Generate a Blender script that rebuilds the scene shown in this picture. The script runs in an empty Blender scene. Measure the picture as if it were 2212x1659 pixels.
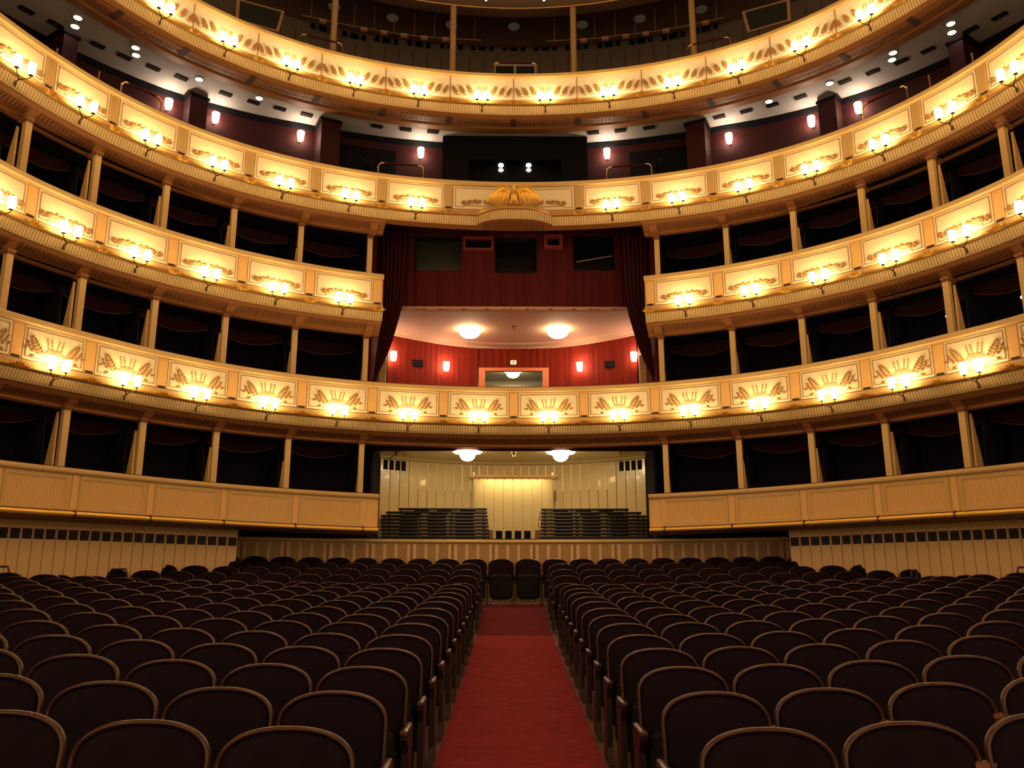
import bpy, math, random
from mathutils import Vector, Matrix
random.seed(7)
C = bpy.context.scene.collection
PI = math.pi
E = 1.6                                  # eye height above the parterre floor at the first row
sin, cos = math.sin, math.cos

# ------------------------------------------------------------------ camera
F, PITCH, YAW, CX = 1780.0, 0.2250387, 0.0094851, -0.2227
cam = bpy.data.cameras.new('camera'); co = bpy.data.objects.new('camera', cam); C.objects.link(co)
cam.sensor_width = 36.0; cam.lens = F / 2212 * 36.0; cam.clip_start = 0.05; cam.clip_end = 200
co.location = (CX, 0, E); co.rotation_euler = (PI / 2 + PITCH, 0, -YAW)
bpy.context.scene.camera = co

def ray(u, v):
    x, y, z = (u - 1106) / F, 1.0, -(v - 829.5) / F
    c, s = cos(PITCH), sin(PITCH); y, z = c * y - s * z, s * y + c * z
    c, s = cos(YAW), sin(YAW); x, y = c * x + s * y, -s * x + c * y
    return x, y, z
def atY(u, v, Y):
    d = ray(u, v); k = Y / d[1]; return Vector((CX + d[0] * k, Y, E + d[2] * k))
def atZ(u, v, z):
    d = ray(u, v); k = (z - E) / d[2]; return Vector((CX + d[0] * k, d[1] * k, z))
def atR(u, v, R):                        # far wall of a cylinder of radius R about the hall's centre
    d = ray(u, v); ox, oy = CX, -9.0
    a = d[0] ** 2 + d[1] ** 2; b = ox * d[0] + oy * d[1]; c = ox * ox + oy * oy - R * R
    k = (-b + math.sqrt(b * b - a * c)) / a
    return Vector((CX + d[0] * k, d[1] * k, E + d[2] * k))

# ------------------------------------------------------------------ plan of the horseshoe
TH = [0, .162, .324, .481, .632, .782, .931, 1.07, 1.205, 1.335]
_r = {1: ([10.329, 10.332, 10.324, 10.28, 10.182, 10.024, 9.849, 9.764], [10.329, 10.328, 10.317, 10.273, 10.179, 10.031, 9.871, 9.808]),
      2: ([10.152, 10.143, 10.139, 10.135, 10.122, 10.088, 10.02, 9.909], [10.152, 10.168, 10.186, 10.198, 10.194, 10.161, 10.083, 9.951]),
      3: ([9.963, 9.984, 10.057, 10.143, 10.194, 10.175, 10.064, 9.892], [9.963, 10.009, 10.107, 10.213, 10.282, 10.275, 10.171, 10.0]),
      4: ([10.081, 10.096, 10.151, 10.218, 10.254, 10.213, 10.09, 9.92], [10.081, 10.116, 10.19, 10.273, 10.325, 10.296, 10.19, 10.02])}
TAB = {}
for t, (l, r) in _r.items():
    xs = [-a for a in TH[::-1]] + TH[1:]
    ys = [9.55, 9.72] + l[::-1] + r[1:] + [9.75, 9.58]
    TAB[t] = (xs, ys)
TAB[0] = TAB[1]
def rad(t, th):
    xs, ys = TAB[t]; n = len(xs)
    th = max(xs[0], min(xs[-1], th)); i = 0
    while i < n - 2 and th > xs[i + 1]: i += 1
    def sl(j):
        a, b = max(0, j - 1), min(n - 1, j + 1); return (ys[b] - ys[a]) / (xs[b] - xs[a])
    h = xs[i + 1] - xs[i]; s = (th - xs[i]) / h
    return ((2*s**3 - 3*s**2 + 1) * ys[i] + (s**3 - 2*s**2 + s) * h * sl(i) + (-2*s**3 + 3*s**2) * ys[i+1] + (s**3 - s**2) * h * sl(i+1))
ZR = {0: None, 1: 4.34 + E, 2: 6.94 + E, 3: 9.51 + E, 4: 12.63 + E}
def zr(t, th):
    if t: return ZR[t]
    a = min(1.0, abs(th))                # parterre boxes follow the floor's slight bowl
    return E + 1.695 + .21 * a ** 1.3 - .09 * a ** 4
def P(t, th, off=0.0, z=0.0):
    R = rad(t, th) + off
    return Vector((R * sin(th), 9 + R * cos(th), zr(t, th) + z))
def floor_z(x, y):
    ks = [(-3, -.16), (3.82, -.05), (6.55, .04), (9.1, .155), (11.7, .275), (14.27, .41), (15.72, .462), (16.96, .561), (17.74, .684), (18.51, .807), (19.28, .925), (19.6, .95), (30, .95)]
    z = ks[-1][1]
    for (a, za), (b, zb) in zip(ks, ks[1:]):
        if y <= b:
            z = za + (zb - za) * (max(y, a) - a) / (b - a); break
    d = max(y, 3.5); g = max(.5, 1.0 - .033 * (d - 3.5)); xx = min(abs(x), .66 * d)
    return z + .062 * xx * xx / d * g

# ------------------------------------------------------------------ materials
def mat(name, col, rough=.5, metal=0.0, var=0.0, scale=20, bump=0.0, spec=.5, coat=0.0, stretch=None):
    m = bpy.data.materials.new(name); m.use_nodes = True
    nt = m.node_tree; b = nt.nodes['Principled BSDF']
    b.inputs['Base Color'].default_value = (*col, 1); b.inputs['Roughness'].default_value = rough
    b.inputs['Metallic'].default_value = metal; b.inputs['Specular IOR Level'].default_value = spec
    b.inputs['Coat Weight'].default_value = coat
    if var or bump:
        tc = nt.nodes.new('ShaderNodeTexCoord'); n = nt.nodes.new('ShaderNodeTexNoise'); n.inputs['Scale'].default_value = scale
        n.inputs['Detail'].default_value = 3
        if stretch:
            mp = nt.nodes.new('ShaderNodeMapping'); mp.inputs['Scale'].default_value = stretch
            nt.links.new(tc.outputs['Object'], mp.inputs['Vector']); nt.links.new(mp.outputs['Vector'], n.inputs['Vector'])
        else: nt.links.new(tc.outputs['Object'], n.inputs['Vector'])
        if var:
            mx = nt.nodes.new('ShaderNodeMix'); mx.data_type = 'RGBA'
            mx.inputs[6].default_value = (*[c * (1 - var) for c in col], 1); mx.inputs[7].default_value = (*[min(1, c * (1 + var)) for c in col], 1)
            nt.links.new(n.outputs['Fac'], mx.inputs[0]); nt.links.new(mx.outputs[2], b.inputs['Base Color'])
        if bump:
            bp = nt.nodes.new('ShaderNodeBump'); bp.inputs['Strength'].default_value = bump; bp.inputs['Distance'].default_value = .01
            nt.links.new(n.outputs['Fac'], bp.inputs['Height']); nt.links.new(bp.outputs['Normal'], b.inputs['Normal'])
    return m
def emit(name, col, s):
    m = bpy.data.materials.new(name); m.use_nodes = True
    b = m.node_tree.nodes['Principled BSDF']
    b.inputs['Base Color'].default_value = (.8, .8, .75, 1) if s > .05 else (.05, .035, .024, 1)
    b.inputs['Emission Color'].default_value = (*col, 1); b.inputs['Emission Strength'].default_value = s
    return m
M = {
 'white_ivory': mat('white_gallery_paint', (.90, .85, .66), .5, var=.03, scale=5),
 'flutecream': mat('fluted_cream_paint', (.74, .56, .28), .45, var=.05, scale=3),
 'cream': mat('cream_paint', (.61, .425, .18), .45, var=.05, scale=3),
 'ivory': mat('ivory_panel_paint', (.86, .77, .53), .5, var=.03, scale=5),
 'tan': mat('tan_paint', (.80, .50, .18), .5, var=.06, scale=4),
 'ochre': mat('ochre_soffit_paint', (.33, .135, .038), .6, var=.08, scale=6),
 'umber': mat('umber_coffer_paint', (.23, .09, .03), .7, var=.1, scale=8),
 'deepumber': mat('deep_brown_block', (.06, .026, .014), .7),
 'gilt': mat('old_gilt', (.52, .29, .08), .38, metal=.6, var=.15, scale=30),
 'gold': mat('bright_gold_leaf', (.95, .58, .12), .30, metal=.55, var=.10, scale=12),
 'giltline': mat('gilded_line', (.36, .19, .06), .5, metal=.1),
 'bronze': mat('dark_bronze', (.07, .04, .022), .4, metal=.7),
 'slot': mat('dark_slot', (.03, .018, .012), .8),
 'wood': mat('mahogany_wood', (.052, .019, .011), .36, var=.25, scale=14, coat=.15),
 'darkwood': mat('dark_mahogany', (.014, .008, .009), .45, var=.3, scale=14),
 'velvet': mat('dark_wine_velvet', (.006, .0065, .012), .9, var=.25, scale=40, bump=.2, spec=.05),
 'seatcloth': mat('worn_wine_plush', (.011, .0068, .0108), .9, var=.35, scale=5, bump=.2, spec=.05),
 'underseat': mat('black_brown_seat_shell', (.006, .006, .009), .6, spec=.1),
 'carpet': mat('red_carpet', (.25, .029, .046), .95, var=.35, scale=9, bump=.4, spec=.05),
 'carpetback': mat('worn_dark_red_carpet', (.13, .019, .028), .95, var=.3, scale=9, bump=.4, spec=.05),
 'floor': mat('brown_parquet', (.10, .055, .03), .6, var=.3, scale=6),
 'redwall': mat('red_damask', (.185, .016, .008), .8, var=.55, scale=7, spec=.1, stretch=(1, 1, .03)),
 'winewall': mat('wine_fabric', (.08, .012, .013), .85, var=.5, scale=8, spec=.1, stretch=(1, 1, .03)),
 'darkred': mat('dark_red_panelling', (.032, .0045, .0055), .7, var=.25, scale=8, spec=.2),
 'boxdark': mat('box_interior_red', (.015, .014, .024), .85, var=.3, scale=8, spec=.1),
 'curtain': mat('dark_red_curtain', (.055, .011, .013), .9, var=.3, scale=10, spec=.1),
 'redtrim': mat('orange_red_door_trim', (.62, .16, .05), .45),
 'black': mat('black_panel', (.004, .0045, .007), .7, spec=.1),
 'redframe': mat('dull_red_frame', (.22, .025, .022), .6),
 'swag': mat('dark_swag_cloth', (.030, .011, .013), .9, spec=.05),
 'glass': mat('black_window_glass', (.006, .008, .010), .08, spec=.6),
 'greyglass': mat('smoked_window_glass', (.03, .035, .03), .3, spec=.4),
 'pinkceil': mat('rose_plaster', (.66, .38, .25), .75, var=.04, scale=3),
 'white': mat('white_plaster', (.42, .40, .39), .8, var=.06, scale=2),
 'plank': mat('cream_lacquer_planks', (.62, .47, .22), .22, var=.05, scale=3, coat=.35),
 'sideplank': mat('beige_wall_planks', (.85, .60, .30), .5, var=.06, scale=3),
 'redstrip': mat('terracotta_strip', (.42, .09, .04), .6),
 'slat': mat('honey_slat', (.50, .31, .13), .5, var=.12, scale=10),
 'paleslat': mat('pale_slat', (.66, .50, .26), .5, var=.06, scale=10),
 'ceil': mat('brown_hall_ceiling', (.16, .10, .07), .8, var=.1, scale=2),
 'galwall': mat('grey_olive_panelling', (.26, .22, .17), .7, var=.1, scale=3),
 'galcol': mat('ochre_column_paint', (.42, .27, .13), .6, var=.05, scale=5),
 'brass': mat('polished_brass', (.85, .62, .28), .22, metal=1.0),
 'paper': mat('pale_frieze', (.55, .52, .44), .7),
 'railwood': mat('dark_rail_wood', (.006, .0032, .004), .6, var=.3, scale=10),
 'railred': mat('red_brown_rail_face', (.20, .07, .045), .5, var=.2, scale=10),
 'shade': emit('warm_glass_shade', (1.0, .65, .27), 30.0),
 'dome': emit('warm_dome_glass', (1.0, .76, .44), 30.0),
 'domecool': emit('pale_dome_glass', (1.0, .78, .42), 21.0),
 'wallshade': emit('ribbed_wall_lamp_glass', (1.0, .74, .52), 48.0),
 'down': emit('downlight_lens', (1.0, .93, .82), 14.0),
 'spot': emit('white_round_lamp', (.95, 1.0, .90), 4.0),
 'spotdim': emit('white_round_lamp_low', (.90, 1.0, .84), .75),
 'exit': emit('exit_sign_glow', (.75, .85, .42), .9),
 'exitdark': mat('exit_sign_figure', (.01, .05, .02), .6),
 'strip': emit('hidden_strip_lamp', (1.0, .93, .55), 26.0),
 'chand': emit('crystal_ring_lamp', (1.0, .54, .20), 11.0),
 'inlay': mat('pale_gold_inlay', (.95, .84, .45), .3),
 'dish': emit('dim_ceiling_dish', (1.0, .75, .45), .03),
}

# ------------------------------------------------------------------ mesh builder
class MB:
    def __init__(s): s.v = []; s.f = []; s.mi = {}
    def quad(s, a, b, c, d): s.poly([a, b, c, d])
    def poly(s, pts):
        n = len(s.v); s.v += [tuple(p) for p in pts]; s.f.append(tuple(range(n, n + len(pts))))
    def grid(s, rows, close=False, ring=False):
        n = len(s.v); w = len(rows[0])
        for r in rows: s.v += [tuple(p) for p in r]
        h = len(rows)
        for i in range(h if ring else h - 1):
            for j in range(w if close else w - 1):
                i2, j2 = (i + 1) % h, (j + 1) % w
                s.f.append((n + i*w + j, n + i*w + j2, n + i2*w + j2, n + i2*w + j))
    def box(s, c, sx, sy, sz, M3=None):
        pts = [Vector((x * sx / 2, y * sy / 2, z * sz / 2)) for z in (-1, 1) for y in (-1, 1) for x in (-1, 1)]
        if M3 is not None: pts = [M3 @ p for p in pts]
        n = len(s.v); s.v += [tuple(p + Vector(c)) for p in pts]
        s.f += [(n, n+2, n+3, n+1), (n+4, n+5, n+7, n+6), (n, n+1, n+5, n+4), (n+2, n+6, n+7, n+3), (n, n+4, n+6, n+2), (n+1, n+3, n+7, n+5)]
    def tube(s, path, r, k=8, caps=True, sq=1.0, up=Vector((0, 0, 1))):
        path = [Vector(p) for p in path]; rows = []
        for i, p in enumerate(path):
            d = (path[min(i+1, len(path)-1)] - path[max(i-1, 0)]).normalized()
            a = d.cross(up)
            if a.length < 1e-3: a = d.cross(Vector((1, 0, 0)))
            a.normalize(); b = a.cross(d)
            rr = r[i] if isinstance(r, (list, tuple)) else r
            rows.append([p + (a * cos(2*PI*j/k) + b * sin(2*PI*j/k) * sq) * rr for j in range(k)])
        s.grid(rows, close=True)
        if caps: s.poly(rows[0][::-1]); s.poly(rows[-1])
    def lathe(s, c, prof, k=16, axis=None):
        c = Vector(c); rows = []
        for r, z in prof: rows.append([c + Vector((r * cos(2*PI*j/k), r * sin(2*PI*j/k), z)) for j in range(k)])
        s.grid(rows, close=True)
        if prof[0][0] > 1e-4: s.poly(rows[0][::-1])
        if prof[-1][0] > 1e-4: s.poly(rows[-1])
    def build(s, name, m, parent=None, smooth=False, mesh_only=False):
        me = bpy.data.meshes.new(name); me.from_pydata(s.v, [], s.f); me.update()
        import bmesh
        bm = bmesh.new(); bm.from_mesh(me)
        bmesh.ops.recalc_face_normals(bm, faces=bm.faces); bm.to_mesh(me); bm.free()
        for i, k in s.mi.items(): me.polygons[i].material_index = k
        if smooth:
            me.polygons.foreach_set('use_smooth', [True] * len(me.polygons))
            me.set_sharp_from_angle(angle=.7)
        for mm in (m if isinstance(m, (list, tuple)) else [m]): me.materials.append(mm)
        if mesh_only: return me
        o = bpy.data.objects.new(name, me); C.objects.link(o)
        if parent is not None: o.parent = parent; o.matrix_parent_inverse = parent.matrix_world.inverted()
        return o

def tag(o, label=None, cat=None, group=None, kind=None):
    if label: o['label'] = label
    if cat: o['category'] = cat
    if group: o['group'] = group
    if kind: o['kind'] = kind
    return o
def thing(name, label, cat, loc=(0, 0, 0), group=None, kind=None, rz=0.0):
    o = bpy.data.objects.new(name, None); C.objects.link(o); o.empty_display_size = .1
    o.location = loc; o.rotation_euler = (0, 0, rz)
    o.matrix_world = Matrix.Translation(loc) @ Matrix.Rotation(rz, 4, 'Z')
    return tag(o, label, cat, group, kind)
def struct(name, mb, m, parent=None, smooth=False):
    o = mb.build(name, m, parent, smooth)
    if parent is None: o['kind'] = 'structure'
    return o
def dup(root, loc, rz, name=None, label=None):
    r = root.copy(); C.objects.link(r); r.location = loc; r.rotation_euler = (0, 0, rz)
    if label: r['label'] = label
    for ch in root.children:
        c = ch.copy(); C.objects.link(c); c.parent = r
        for g in ch.children:
            d = g.copy(); C.objects.link(d); d.parent = c
    return r
ORD = ['first', 'second', 'third', 'fourth', 'fifth', 'sixth', 'seventh', 'eighth', 'ninth', 'tenth', 'eleventh', 'twelfth', 'thirteenth', 'fourteenth', 'fifteenth', 'sixteenth', 'seventeenth', 'eighteenth']
def lin(a, b, n): return [a + (b - a) * i / (n - 1) for i in range(n)]
def sweep(mb, t, ths, prof, om=None):
    mb.grid([[P(t, th, o + (om(th, z) if om else 0), z) for o, z in prof] for th in ths])
def closed_sweep(mb, t, ths, prof, om=None):
    rows = [[P(t, th, o + (om(th, z) if om else 0), z) for o, z in prof] for th in ths]
    mb.grid(rows, close=True); mb.poly(rows[0][::-1]); mb.poly(rows[-1])
def plate(mb, t, ta, tb, z0, z1, o0, o1, n=4):       # a curved slab: o0 = front (towards the hall), o1 = back
    closed_sweep(mb, t, lin(ta, tb, n), [(o0, z0), (o0, z1), (o1, z1), (o1, z0)])
def strip(mb, t, pts, w, o0, o1):                    # raised line on a bay face; pts are (theta, z)
    for (a, za), (b, zb) in zip(pts, pts[1:]):
        R = rad(t, a)
        if abs(za - zb) < 1e-6: plate(mb, t, min(a, b) - w / R / 2, max(a, b) + w / R / 2, za - w / 2, za + w / 2, o0, o1, 5)
        else: plate(mb, t, a - w / R / 2, a + w / R / 2, min(za, zb) - w / 2, max(za, zb) + w / 2, o0, o1, 2)
def leaf(mb, t, th, z, ang, L, w, off=-.002, h=.014):  # one relief leaf; ang from vertical, + leans right
    R = rad(t, th); ca, sa = cos(ang), sin(ang)
    out = [(0, 0), (.30, .5), (.62, .48), (1, 0), (.62, -.48), (.30, -.5)]
    def q(a, b, o):
        x = a * L * sa + b * w * ca; zz = a * L * ca - b * w * sa
        return P(t, th + x / R, o, z + zz)
    base = [q(a, b, off) for a, b in out]; top = q(.5, 0, off - h); n = len(mb.v)
    mb.v += [tuple(p) for p in base] + [tuple(top)]
    for i in range(6): mb.f.append((n + i, n + (i + 1) % 6, n + 6))
def reliefline(mb, t, pts, w=.012, off=-.004):       # pts (theta,z) free curve
    rows = []
    for i, (th, z) in enumerate(pts):
        a, b = pts[max(0, i - 1)], pts[min(len(pts) - 1, i + 1)]; R = rad(t, th)
        dx, dz = (b[0] - a[0]) * R, b[1] - a[1]; l = math.hypot(dx, dz) or 1
        nx, nz = -dz / l * w / 2, dx / l * w / 2
        rows.append([P(t, th + nx / R, off + .006, z + nz), P(t, th + nx / R, off - .004, z + nz), P(t, th - nx / R, off - .004, z - nz), P(t, th - nx / R, off + .006, z - nz)])
    mb.grid(rows)

# ------------------------------------------------------------------ balconies
PAN = .03                                            # panel face offset behind the rim line
def bow(th, z):                                      # the eagle ledge swells out under the middle of the third tier
    a = abs(th) / .092
    if z > -.83 or a >= 1: return 0.0
    return -.43 * (1 - a ** 2.6) ** .75
def flutes(mb, t, ta, tb, per, prof, depth=.022, om=None):
    n = max(1, round((tb - ta) / per)); rows = []
    w = (tb - ta) / n
    for i in range(n):
        a = ta + i * w
        for f, dd in ((.0, depth), (.10, depth), (.12, 0), (.98, 0)):
            rows.append([P(t, a + f * w, o + dd + (om(a, z) if om else 0), z) for o, z in prof])
    rows.append([P(t, tb, o + depth + (om(tb, z) if om else 0), z) for o, z in prof])
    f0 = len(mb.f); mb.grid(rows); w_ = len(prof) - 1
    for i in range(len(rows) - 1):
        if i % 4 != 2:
            for j in range(w_): mb.mi[f0 + i * w_ + j] = 1  # groove faces take the second, darker material
def bays(t, a, b): return [(x, y) for x, y in zip(sorted([-q for q in TH[1:]] + TH)[:-1], sorted([-q for q in TH[1:]] + TH)[1:]) if x >= a - 1e-6 and y <= b + 1e-6]
def ths_range(a, b, per=10):
    out = []
    for x, y in bays(0, -9, 9):
        lo, hi = max(a, x), min(b, y)
        if hi > lo + 1e-6: out += lin(lo, hi, per + 1)[:-1]
    return out + [b]

def acanthus(mb, t, th, z=-.90, s=.95):
    for k in range(-3, 4):
        R = rad(t, th); x = k * .036 * s
        base = P(t, th + x / R, -.085, z - .045 + .012 * abs(k) * .3)
        d = P(t, th + x * 1.9 / R, -.16 - .01 * (4 - abs(k)), z + .075 - .022 * abs(k)) - base
        side = Vector((-d.y, d.x, 0)).normalized() * .016 * s
        side = Vector((cos(th), -sin(th), 0)) * .031 * s
        m = base + d * .55
        outw = Vector((-sin(th), -cos(th), .2)) * .02
        mb.poly([base - side * .5, m - side, base + d, m + outw]); mb.poly([base + side * .5, m + outw, base + d, m + side]); mb.poly([base - side * .5, m + outw, base + side * .5])
        mb.poly([m - side, base - side * .5, base + side * .5, m + side, base + d])

def ornament(t, ta, tb, style):
    mb = MB(); tm = (ta + tb) / 2; R = rad(t, tm)
    X = lambda x: tm + x / R
    def plume(x0, z0, lean, L, W):                  # tapering plume of overlapping leaves along a leaning axis
        n = 6
        for q in range(n):
            f = q / (n - 1); w = W * (.55 + .9 * f * (1 - f) * 1.9 - .28 * f)
            x, z = x0 + sin(lean) * L * .78 * f, z0 + cos(lean) * L * .78 * f
            if style != 'wheat': leaf(mb, t, X(x), z, lean, L * .30, w * .5)
            for d in (-1, 1): leaf(mb, t, X(x + d * w * .12 * cos(lean)), z - d * w * .12 * sin(lean), lean + d * (.75 - .35 * f), L * .27, w * .46)
        leaf(mb, t, X(x0 + sin(lean) * L * .75), z0 + cos(lean) * L * .75, lean, L * .27, W * .42)
    if style == 'wheat':
        for sgn in (-1, 1):
            plume(sgn * .24, -.60, sgn * .60, .36, .125)
            for k, (x, z, a_, l_) in enumerate(((.385, -.60, .35, .10), (.40, -.53, 1.05, .12), (.45, -.47, .75, .10), (.475, -.535, 1.5, .10), (.345, -.64, 1.9, .10))): leaf(mb, t, X(sgn * x), z, sgn * a_, l_, .052)
            for j in (.04, .115):                   # bead strings
                for k in range(4): leaf(mb, t, X(sgn * (j + .010 * k)), -.495 + .052 * k, sgn * .15, .05, .034)
            c = [(X(sgn * x), z) for x, z in ((0, -.505), (.10, -.50), (.13, -.52), (.16, -.555), (.20, -.575), (.25, -.575), (.30, -.54), (.36, -.46), (.44, -.36))]
            reliefline(mb, t, c, .016)
            c = [(X(sgn * x), z) for x, z in ((0, -.545), (.08, -.545), (.11, -.56), (.14, -.60))]
            reliefline(mb, t, c, .014)
    elif style == 'laurel':
        for sgn in (-1, 1):
            for (x, z, a_, l_) in ((.06, -.50, .1, .075), (.115, -.505, .9, .08), (.125, -.50, -.5, .085), (.19, -.50, .35, .10), (.205, -.49, 1.2, .095), (.25, -.485, -.7, .10), (.29, -.50, .55, .085), (.335, -.53, 1.35, .095), (.36, -.515, .15, .08), (.43, -.545, -.25, .105), (.45, -.56, 1.5, .09), (.475, -.535, .55, .10), (.515, -.555, 1.0, .10), (.53, -.55, .2, .11)):
                leaf(mb, t, X(sgn * x * .88), z - .06, sgn * a_, l_, .052)
            reliefline(mb, t, [(X(sgn * x * .88), -.565 - .062 * (x / .52) + .012 * sin(x * 40)) for x in lin(.04, .53, 16)], .011)
    else:                                            # gallery sheaves
        for sgn in (-1, 1):
            for k in range(3):
                x = .25 + .20 * k; z = -.60 - .014 * k
                plume(sgn * x, z, sgn * .46, .25, .115)
                reliefline(mb, t, [(X(sgn * (x + y)), z - .005 - .03 * (1 - (y / .09) ** 2)) for y in lin(-.09, .02, 7)], .010)
            for j in (.035, .10):
                for k in range(3): leaf(mb, t, X(sgn * (j + .005 * k)), -.52 + .042 * k, sgn * .12, .042, .034)
    return mb

NAMES = {1: 'first-tier', 2: 'second-tier', 3: 'eagle-tier', 4: 'gallery'}
def balcony(t, a, b, label, style, wide_centre=False):
    root = thing('balcony', label, 'balcony', tuple(P(t, (a + b) / 2, 0, -1.2)), kind='thing')
    om = bow if t == 3 else None
    g = ths_range(a, b); 
    if t == 3: g = sorted(set([x for x in g] + lin(-.0919, .0919, 41)))
    mb = MB(); closed_sweep(mb, t, g, [(.30, .0), (-.03, .0), (-.045, -.02), (-.045, -.095), (-.02, -.115), (.02, -.125), (.30, -.125)])
    mb.build('rail', M['cream'], root)
    mb = MB(); closed_sweep(mb, t, g, [(.26, .0), (.26, .022), (.12, .03), (.02, .018), (.0, .0)]); mb.build('rail_cushion', M['curtain'], root, True)
    mb = MB(); closed_sweep(mb, t, g, [(PAN + .03, -.125), (PAN + .03, -.80), (.28, -.80), (.28, -.125)]); mb.build('parapet_wall', M['cream'], root)
    mb = MB(); closed_sweep(mb, t, g, [(PAN + .03, -.735), (.015, -.745), (.01, -.765), (-.005, -.77), (-.01, -.795), (-.025, -.80), (-.03, -.825), (-.05, -.832), (-.055, -.86), (.10, -.86), (.10, -.735)], om)
    mb.build('base_molding', M['cream'], root)
    mb = MB()
    for o, z in ((.008, -.757), (-.02, -.803), (-.048, -.838)): rr = [[P(t, th, o - .009 * sin(q) + (om(th, z) if om else 0), z + .008 * cos(q)) for q in lin(0, PI, 4)] for th in g]; mb.grid(rr)
    mb.build('gilt_beads', M['giltline'], root)
    mb = MB(); rows = [[P(t, th, -.05 - .048 * sin(q) + (om(th, -.9) if om else 0), -.905 + .045 * cos(q)) for q in lin(0, PI, 7)] + [P(t, th, .05 + (om(th, -.9) if om else 0), -.95), P(t, th, .05 + (om(th, -.9) if om else 0), -.86)] for th in g]
    mb.grid(rows, close=True); mb.poly(rows[0]); mb.poly(rows[-1]); mb.build('gilt_torus', M['gilt'], root, True)
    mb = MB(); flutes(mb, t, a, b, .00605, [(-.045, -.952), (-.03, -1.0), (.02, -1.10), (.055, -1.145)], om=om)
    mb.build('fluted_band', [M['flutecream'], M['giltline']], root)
    # soffit: cove rising inward to the box header
    if t == 4: sp = [(.055, -1.145), (.12, -1.165), (.28, -1.20), (.62, -1.13), (.75, -1.06), (.78, -1.12), (1.05, -1.08), (1.1, -1.02)]
    elif t == 3: sp = [(.055, -1.145), (.09, -1.155), (.14, -1.20), (.30, -1.27), (.42, -1.33), (.42, -1.375), (.48, -1.40), (.52, -1.40), (.52, -1.1)]
    else: sp = [(.055, -1.145), (.09, -1.155), (.14, -1.20), (.30, -1.27), (.42, -1.33), (.42, -1.375), (.48, -1.40), (.52, -1.40), (.52, -1.1)]
    if t == 3:                                       # under the bow the soffit starts further out
        mb = MB()
        spc = [(.055, -1.145), (.09, -1.152), (.14, -1.158), (.20, -1.163), (.27, -1.168), (.28, -1.168), (.30, -1.165), (.31, -1.15), (.52, -1.0)]
        g2 = sorted(g + [-.3125, .3125])
        mb.grid([[P(t, th, o + (bow(th, -1) * (1 - k / 3) if k < 3 else 0), z) for k, (o, z) in enumerate(sp if abs(th) > .312 else spc)] for th in g2])
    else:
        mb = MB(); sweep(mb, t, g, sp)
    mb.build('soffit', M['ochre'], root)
    mb = MB()                                        # rows of small sunk coffers
    oa, ob, za, zb = (.20, .52, -1.192, -1.158) if t == 4 else (.16, .33, -1.214, -1.288)
    for x, y in bays(t, a, b):
        n = 16
        for k in range(n):
            if t == 3 and abs((x + y) / 2) < .30: continue
            th0 = x + (y - x) * (k + .95) / (n + 1); w = .0032
            q = [P(t, th0 - w, oa, za - .012), P(t, th0 + w, oa, za - .012), P(t, th0 + w, ob, zb - .012), P(t, th0 - w, ob, zb - .012)]
            q2 = [p + Vector((0, 0, .02)) for p in q]
            mb.poly(q)
            for i in range(4): mb.poly([q[i], q[(i + 1) % 4], q2[(i + 1) % 4], q2[i]])
    if t == 3:
        for k in range(-6, 7):
            th0 = k * .0118; w = .0034; o1 = .24
            s0 = bow(th0, -1) * .72 + .05
            q = [P(t, th0 - w, s0, -1.162), P(t, th0 + w, s0, -1.162), P(t, th0 + w, o1, -1.178), P(t, th0 - w, o1, -1.178)]
            mb.poly(q); q2 = [p + Vector((0, 0, .025)) for p in q]
            for i in range(4): mb.poly([q[i], q[(i + 1) % 4], q2[(i + 1) % 4], q2[i]])
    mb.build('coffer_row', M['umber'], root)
    edges = sorted(set([x for x, y in bays(t, a, b)] + [y for x, y in bays(t, a, b)]))
    for th in edges:
        if wide_centre and abs(th) < .01: continue
        R = rad(t, th)
        if t != 4:
            w = .105 / R
            th2 = th
            if th == a: th2 = th + w
            if th == b: th2 = th - w
            mb = MB()
            plate(mb, t, th2 - w, th2 + w, -.735, -.128, PAN - .006, PAN + .05, 3)
            if t == 3:
                for k in range(7):
                    c0 = th2 - w * .78 + w * 1.56 * k / 6; plate(mb, t, c0 - w * .075, c0 + w * .075, -.69, -.15, PAN - .016, PAN, 2)
            else: plate(mb, t, th2 - w * .8, th2 + w * .8, -.70, -.155, PAN - .014, PAN, 3)
            pl = mb.build('pilaster', M['tan'] if t != 3 else M['cream'], root)
            mb = MB(); plate(mb, t, th2 - w * .7, th2 + w * .7, -.735, -.70, PAN - .022, PAN + .02, 2); mb.build('pilaster_slot', M['slot'], pl)
            mb = MB()                                # bracket under the soffit, above each box column
            th3 = th + .012 * (1 if th > 0 else -1) if abs(th) > .01 else th
            if abs(th) > .3:
                closed_sweep(mb, t, lin(th3 - .0085, th3 + .0085, 2), [(.06, -1.15), (.10, -1.165), (.30, -1.335), (.48, -1.43), (.50, -1.15)])
                mb.build('soffit_bracket', M['ochre'], root)
        else:
            mb = MB(); plate(mb, t, th - .0009, th + .0009, -.735, -.128, PAN - .012, PAN + .04, 2); mb.build('panel_divider', M['giltline'], root)
            mb = MB(); closed_sweep(mb, t, lin(th - .0062, th + .0062, 2), [(.18, -1.215), (.56, -1.19), (.58, -1.10), (.18, -1.14)]); mb.build('soffit_block', M['deepumber'], root)
        mb = MB(); acanthus(mb, t, th); mb.build('acanthus_ornament', M['gold'], root)
    bl = bays(t, a, b)
    if wide_centre: bl = [q for q in bl if abs(q[0]) > .01 and abs(q[1]) > .01] + [(-.162, .162)]
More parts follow.
